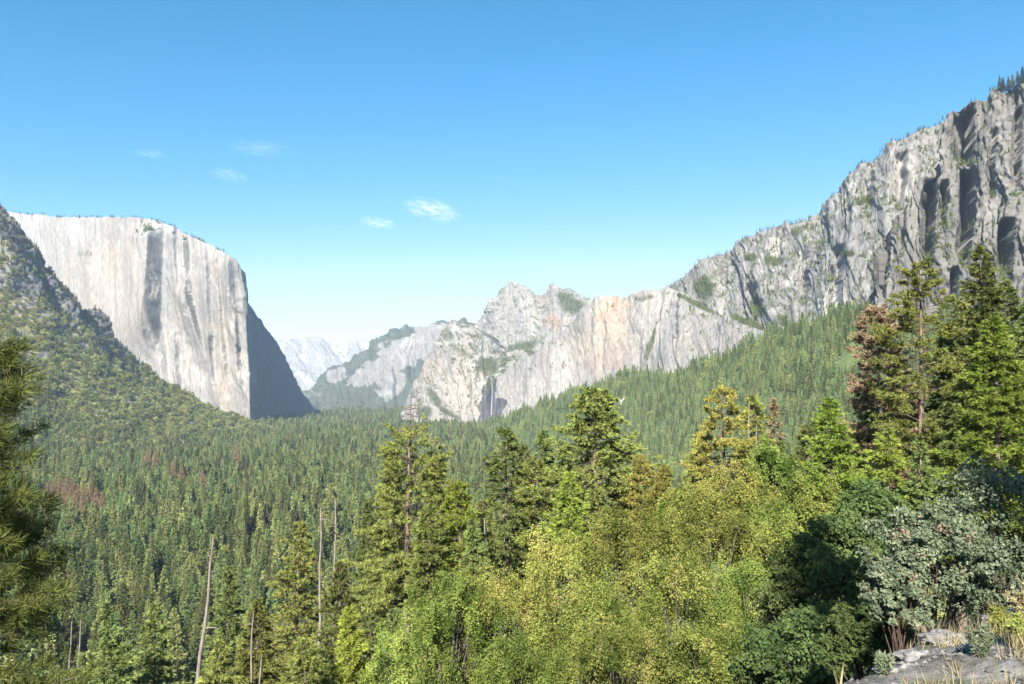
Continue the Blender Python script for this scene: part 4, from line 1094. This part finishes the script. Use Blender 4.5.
# ---------------------------------------------------------------- waterfall
def surface_y(px, py):
    best = None
    for c in (WALLS[4], WALLS[5]):
        d = (c['px'] - px) ** 2 + (c['py'] - py) ** 2
        k = d < 4
        if k.any():
            y_ = c['pos'][..., 1][k].min(); best = y_ if best is None else min(best, y_)
    return best
ys = np.linspace(377, 418, 24)
ctr = np.stack([491.6 + .5 * np.sin((ys - 377) * .12) + (ys - 377) * .008, ys], -1)
fy = np.array([surface_y(a, b) or 3200 for a, b in ctr]); fy = np.minimum.accumulate(fy) - 8
wd = np.interp(ys, [377, 390, 418], [.3, .55, 1.0])
k = 7; an = np.linspace(0, 2 * PI, 10, endpoint=False)
ring = []
for (a, b), Y, w_ in zip(ctr, fy, wd):
    c0 = P(a, b, Y); rr_ = w_ * Y / F
    ring.append(c0 + np.stack([np.cos(an) * rr_ * .9, np.sin(an) * rr_ * .4, 0 * an], -1))
V = np.concatenate(ring)
i = np.arange(len(ys) - 1)[:, None] * 10; j = np.arange(10)[None]; j2 = (j + 1) % 10
Fc = np.stack([i + j, i + j2, i + 10 + j2, i + 10 + j], -1).reshape(-1, 4)
m, nt, N, L = nodes('falling_water')
out = N('ShaderNodeOutputMaterial'); b = N('ShaderNodeBsdfDiffuse'); tr = N('ShaderNodeBsdfTransparent'); mx = N('ShaderNodeMixShader')
tc = N('ShaderNodeTexCoord'); mp = N('ShaderNodeMapping'); mp.inputs['Scale'].default_value = (.5, .5, .02); nz = N('ShaderNodeTexNoise'); nz.inputs['Scale'].default_value = 1; nz.inputs['Detail'].default_value = 4
mr = N('ShaderNodeMapRange'); mr.inputs[1].default_value = .3; mr.inputs[2].default_value = .7; mr.inputs[3].default_value = .0; mr.inputs[4].default_value = .5
L(tc.outputs['Object'], mp.inputs[0]); L(mp.outputs[0], nz.inputs['Vector']); L(nz.outputs['Fac'], mr.inputs[0]); L(mr.outputs[0], mx.inputs[0])
b.inputs['Color'].default_value = (.36, .36, .38, 1); L(tr.outputs[0], mx.inputs[1]); L(b.outputs[0], mx.inputs[2]); L(mx.outputs[0], out.inputs[0])
tag(obj('waterfall', mesh('waterfall', V, Fc, [m], True)), 'thin pale waterfall streak down the dark wet cleft', 'waterfall')

# ---------------------------------------------------------------- clouds
def cloud(px, py, w, h, dens, label, seed, ang=0.):
    alt = 3000.
    el = (HORIZON - py) / F
    Y = alt / el
    c = P(px, py, Y)
    rx = w * .5 * Y / F; rz = h * .5 * Y / F
    n, m_ = 28, 15
    u = np.linspace(0, 2 * PI, n, endpoint=False); w_ = np.linspace(.001, PI - .001, m_)
    U, Wd = np.meshgrid(u, w_)
    d = np.stack([np.cos(U) * np.sin(Wd), np.sin(U) * np.sin(Wd), np.cos(Wd)], -1)
    i = np.arange(m_ - 1)[:, None] * n; j = np.arange(n)[None]; j2 = (j + 1) % n
    f = np.stack([i + j, i + n + j, i + n + j2, i + j2], -1).reshape(-1, 4)
    m, nt, N, L = nodes('cloud_vapour')
    out = N('ShaderNodeOutputMaterial'); v = N('ShaderNodeVolumePrincipled')
    v.inputs['Color'].default_value = (1, 1, 1, 1); v.inputs['Anisotropy'].default_value = 0
    tc = N('ShaderNodeTexCoord'); ln = N('ShaderNodeVectorMath'); ln.operation = 'LENGTH'
    fa = N('ShaderNodeMapRange'); fa.inputs[1].default_value = 1; fa.inputs[2].default_value = .15; fa.inputs[3].default_value = 0; fa.inputs[4].default_value = 1
    mp = N('ShaderNodeMapping'); mp.inputs['Scale'].default_value = (2.2, 1.2, 3.2); mp.inputs['Location'].default_value = (seed, seed * 2, 0); mp.inputs['Rotation'].default_value = (0, .5, 0)
    nz = N('ShaderNodeTexNoise'); nz.inputs['Scale'].default_value = 1.3; nz.inputs['Detail'].default_value = 5; nz.inputs['Roughness'].default_value = .62
    mr = N('ShaderNodeMapRange'); mr.inputs[1].default_value = .47; mr.inputs[2].default_value = .72; mr.inputs[3].default_value = 0; mr.inputs[4].default_value = dens
    mu = N('ShaderNodeMath'); mu.operation = 'MULTIPLY'
    L(tc.outputs['Object'], ln.inputs[0]); L(ln.outputs['Value'], fa.inputs[0]); L(tc.outputs['Object'], mp.inputs[0]); L(mp.outputs[0], nz.inputs['Vector'])
    L(nz.outputs['Fac'], mr.inputs[0]); L(mr.outputs[0], mu.inputs[0]); L(fa.outputs[0], mu.inputs[1]); L(mu.outputs[0], v.inputs['Density']); L(v.outputs[0], out.inputs['Volume'])
    o = obj('cloud', mesh('cloud', d.reshape(-1, 3), f, [m], True), None, c)
    o.scale = (rx, rx * .6, rz); o.rotation_euler = (0, ang, 0)
    tag(o, label, 'cloud', 'thin wisps of cloud')
cloud(432, 210, 66, 24, .0075, 'brightest small white cloud wisp above the middle of the valley', 1.3, .25)
cloud(378, 223, 44, 13, .007, 'small wisp left of the brightest cloud', 2.7, .12)
cloud(150, 154, 40, 9, .004, 'small flat wisp of cloud at upper left', 3.9, .06)
cloud(262, 149, 80, 16, .0016, 'faint wide wisp of cloud right of the upper left one', 5.1, .03)
cloud(228, 175, 46, 16, .003, 'faint wisp of cloud over the pale monolith', 6.6, .2)

# ---------------------------------------------------------------- haze
HZ = 17200.
me = bpy.data.meshes.new('haze')
bx = np.array([(a, b_, c_) for c_ in (-215., 1080.) for b_ in (-HZ, HZ) for a in (-HZ, HZ)])
m, nt, N, L = nodes('valley_haze')
out = N('ShaderNodeOutputMaterial'); v = N('ShaderNodeVolumePrincipled')
v.inputs['Color'].default_value = (.58, .78, 1, 1); v.inputs['Density'].default_value = 3.3e-5; v.inputs['Anisotropy'].default_value = 0
L(v.outputs[0], out.inputs['Volume'])
o = obj('haze', mesh('haze', bx, np.array([(0, 2, 3, 1), (4, 5, 7, 6), (0, 1, 5, 4), (2, 6, 7, 3), (0, 4, 6, 2), (1, 3, 7, 5)]), [m]))
tag(o, 'pale summer haze filling the valley air', 'haze', None, 'stuff')

# ---------------------------------------------------------------- light
SUN_EL, SUN_HEAD = 35.0, 12.0            # light travels 12 degrees right of the view axis
ld = Vector((math.sin(math.radians(SUN_HEAD)) * math.cos(math.radians(SUN_EL)), math.cos(math.radians(SUN_HEAD)) * math.cos(math.radians(SUN_EL)), -math.sin(math.radians(SUN_EL))))
sl = bpy.data.lights.new('sun', 'SUN'); sl.energy = 5.0; sl.angle = math.radians(.53); sl.color = (1, .955, .88)
so = bpy.data.objects.new('sun', sl); COL.objects.link(so); so.rotation_euler = ld.to_track_quat('-Z', 'Y').to_euler(); so.location = (0, 0, 50)
w = bpy.data.worlds.new('World'); scene.world = w; w.use_nodes = True
nt = w.node_tree; nt.nodes.clear()
out = nt.nodes.new('ShaderNodeOutputWorld'); bg = nt.nodes.new('ShaderNodeBackground'); sky = nt.nodes.new('ShaderNodeTexSky')
sky.sky_type = 'NISHITA'; sky.sun_disc = False; sky.sun_elevation = math.radians(SUN_EL); sky.sun_rotation = math.radians(180 + SUN_HEAD)
sky.altitude = 1300; sky.air_density = 1.0; sky.dust_density = 1.0; sky.ozone_density = 1.6
bg.inputs[1].default_value = .06
sc_ = nt.nodes.new('ShaderNodeSeparateColor'); cc_ = nt.nodes.new('ShaderNodeCombineColor'); nt.links.new(sky.outputs[0], sc_.inputs[0])
def wm(op, a, b):
    n_ = nt.nodes.new('ShaderNodeMath'); n_.operation = op
    for i_, q_ in enumerate((a, b)):
        if isinstance(q_, float): n_.inputs[i_].default_value = q_
        else: nt.links.new(q_, n_.inputs[i_])
    return n_.outputs[0]
red = wm('MINIMUM', wm('MULTIPLY', wm('POWER', sc_.outputs[0], 2.15), .205), wm('MULTIPLY', sc_.outputs[0], .9))
nt.links.new(red, cc_.inputs[0]); nt.links.new(wm('MULTIPLY', sc_.outputs[1], .92), cc_.inputs[1]); nt.links.new(wm('MULTIPLY', sc_.outputs[2], 1.08), cc_.inputs[2])
nt.links.new(cc_.outputs[0], bg.inputs[0]); nt.links.new(bg.outputs[0], out.inputs[0])

# ---------------------------------------------------------------- camera and render
cam = bpy.data.cameras.new('camera'); co = bpy.data.objects.new('camera', cam); COL.objects.link(co)
cam.sensor_width = 36; cam.lens = 36 * F / W; cam.clip_start = .1; cam.clip_end = 60000
co.location = (0, 0, 0); co.rotation_euler = (PI / 2 + PITCH, 0, 0)
scene.camera = co
vs = scene.view_settings
vs.view_transform = 'Standard'; vs.look = 'None'; vs.gamma = 1; vs.use_curve_mapping = False; vs.exposure = 1.72
scene.cycles.use_denoising = True
scene.cycles.max_bounces = 5; scene.cycles.diffuse_bounces = 2; scene.cycles.transmission_bounces = 2; scene.cycles.volume_bounces = 0; scene.cycles.transparent_max_bounces = 8
scene.cycles.sample_clamp_indirect = 6
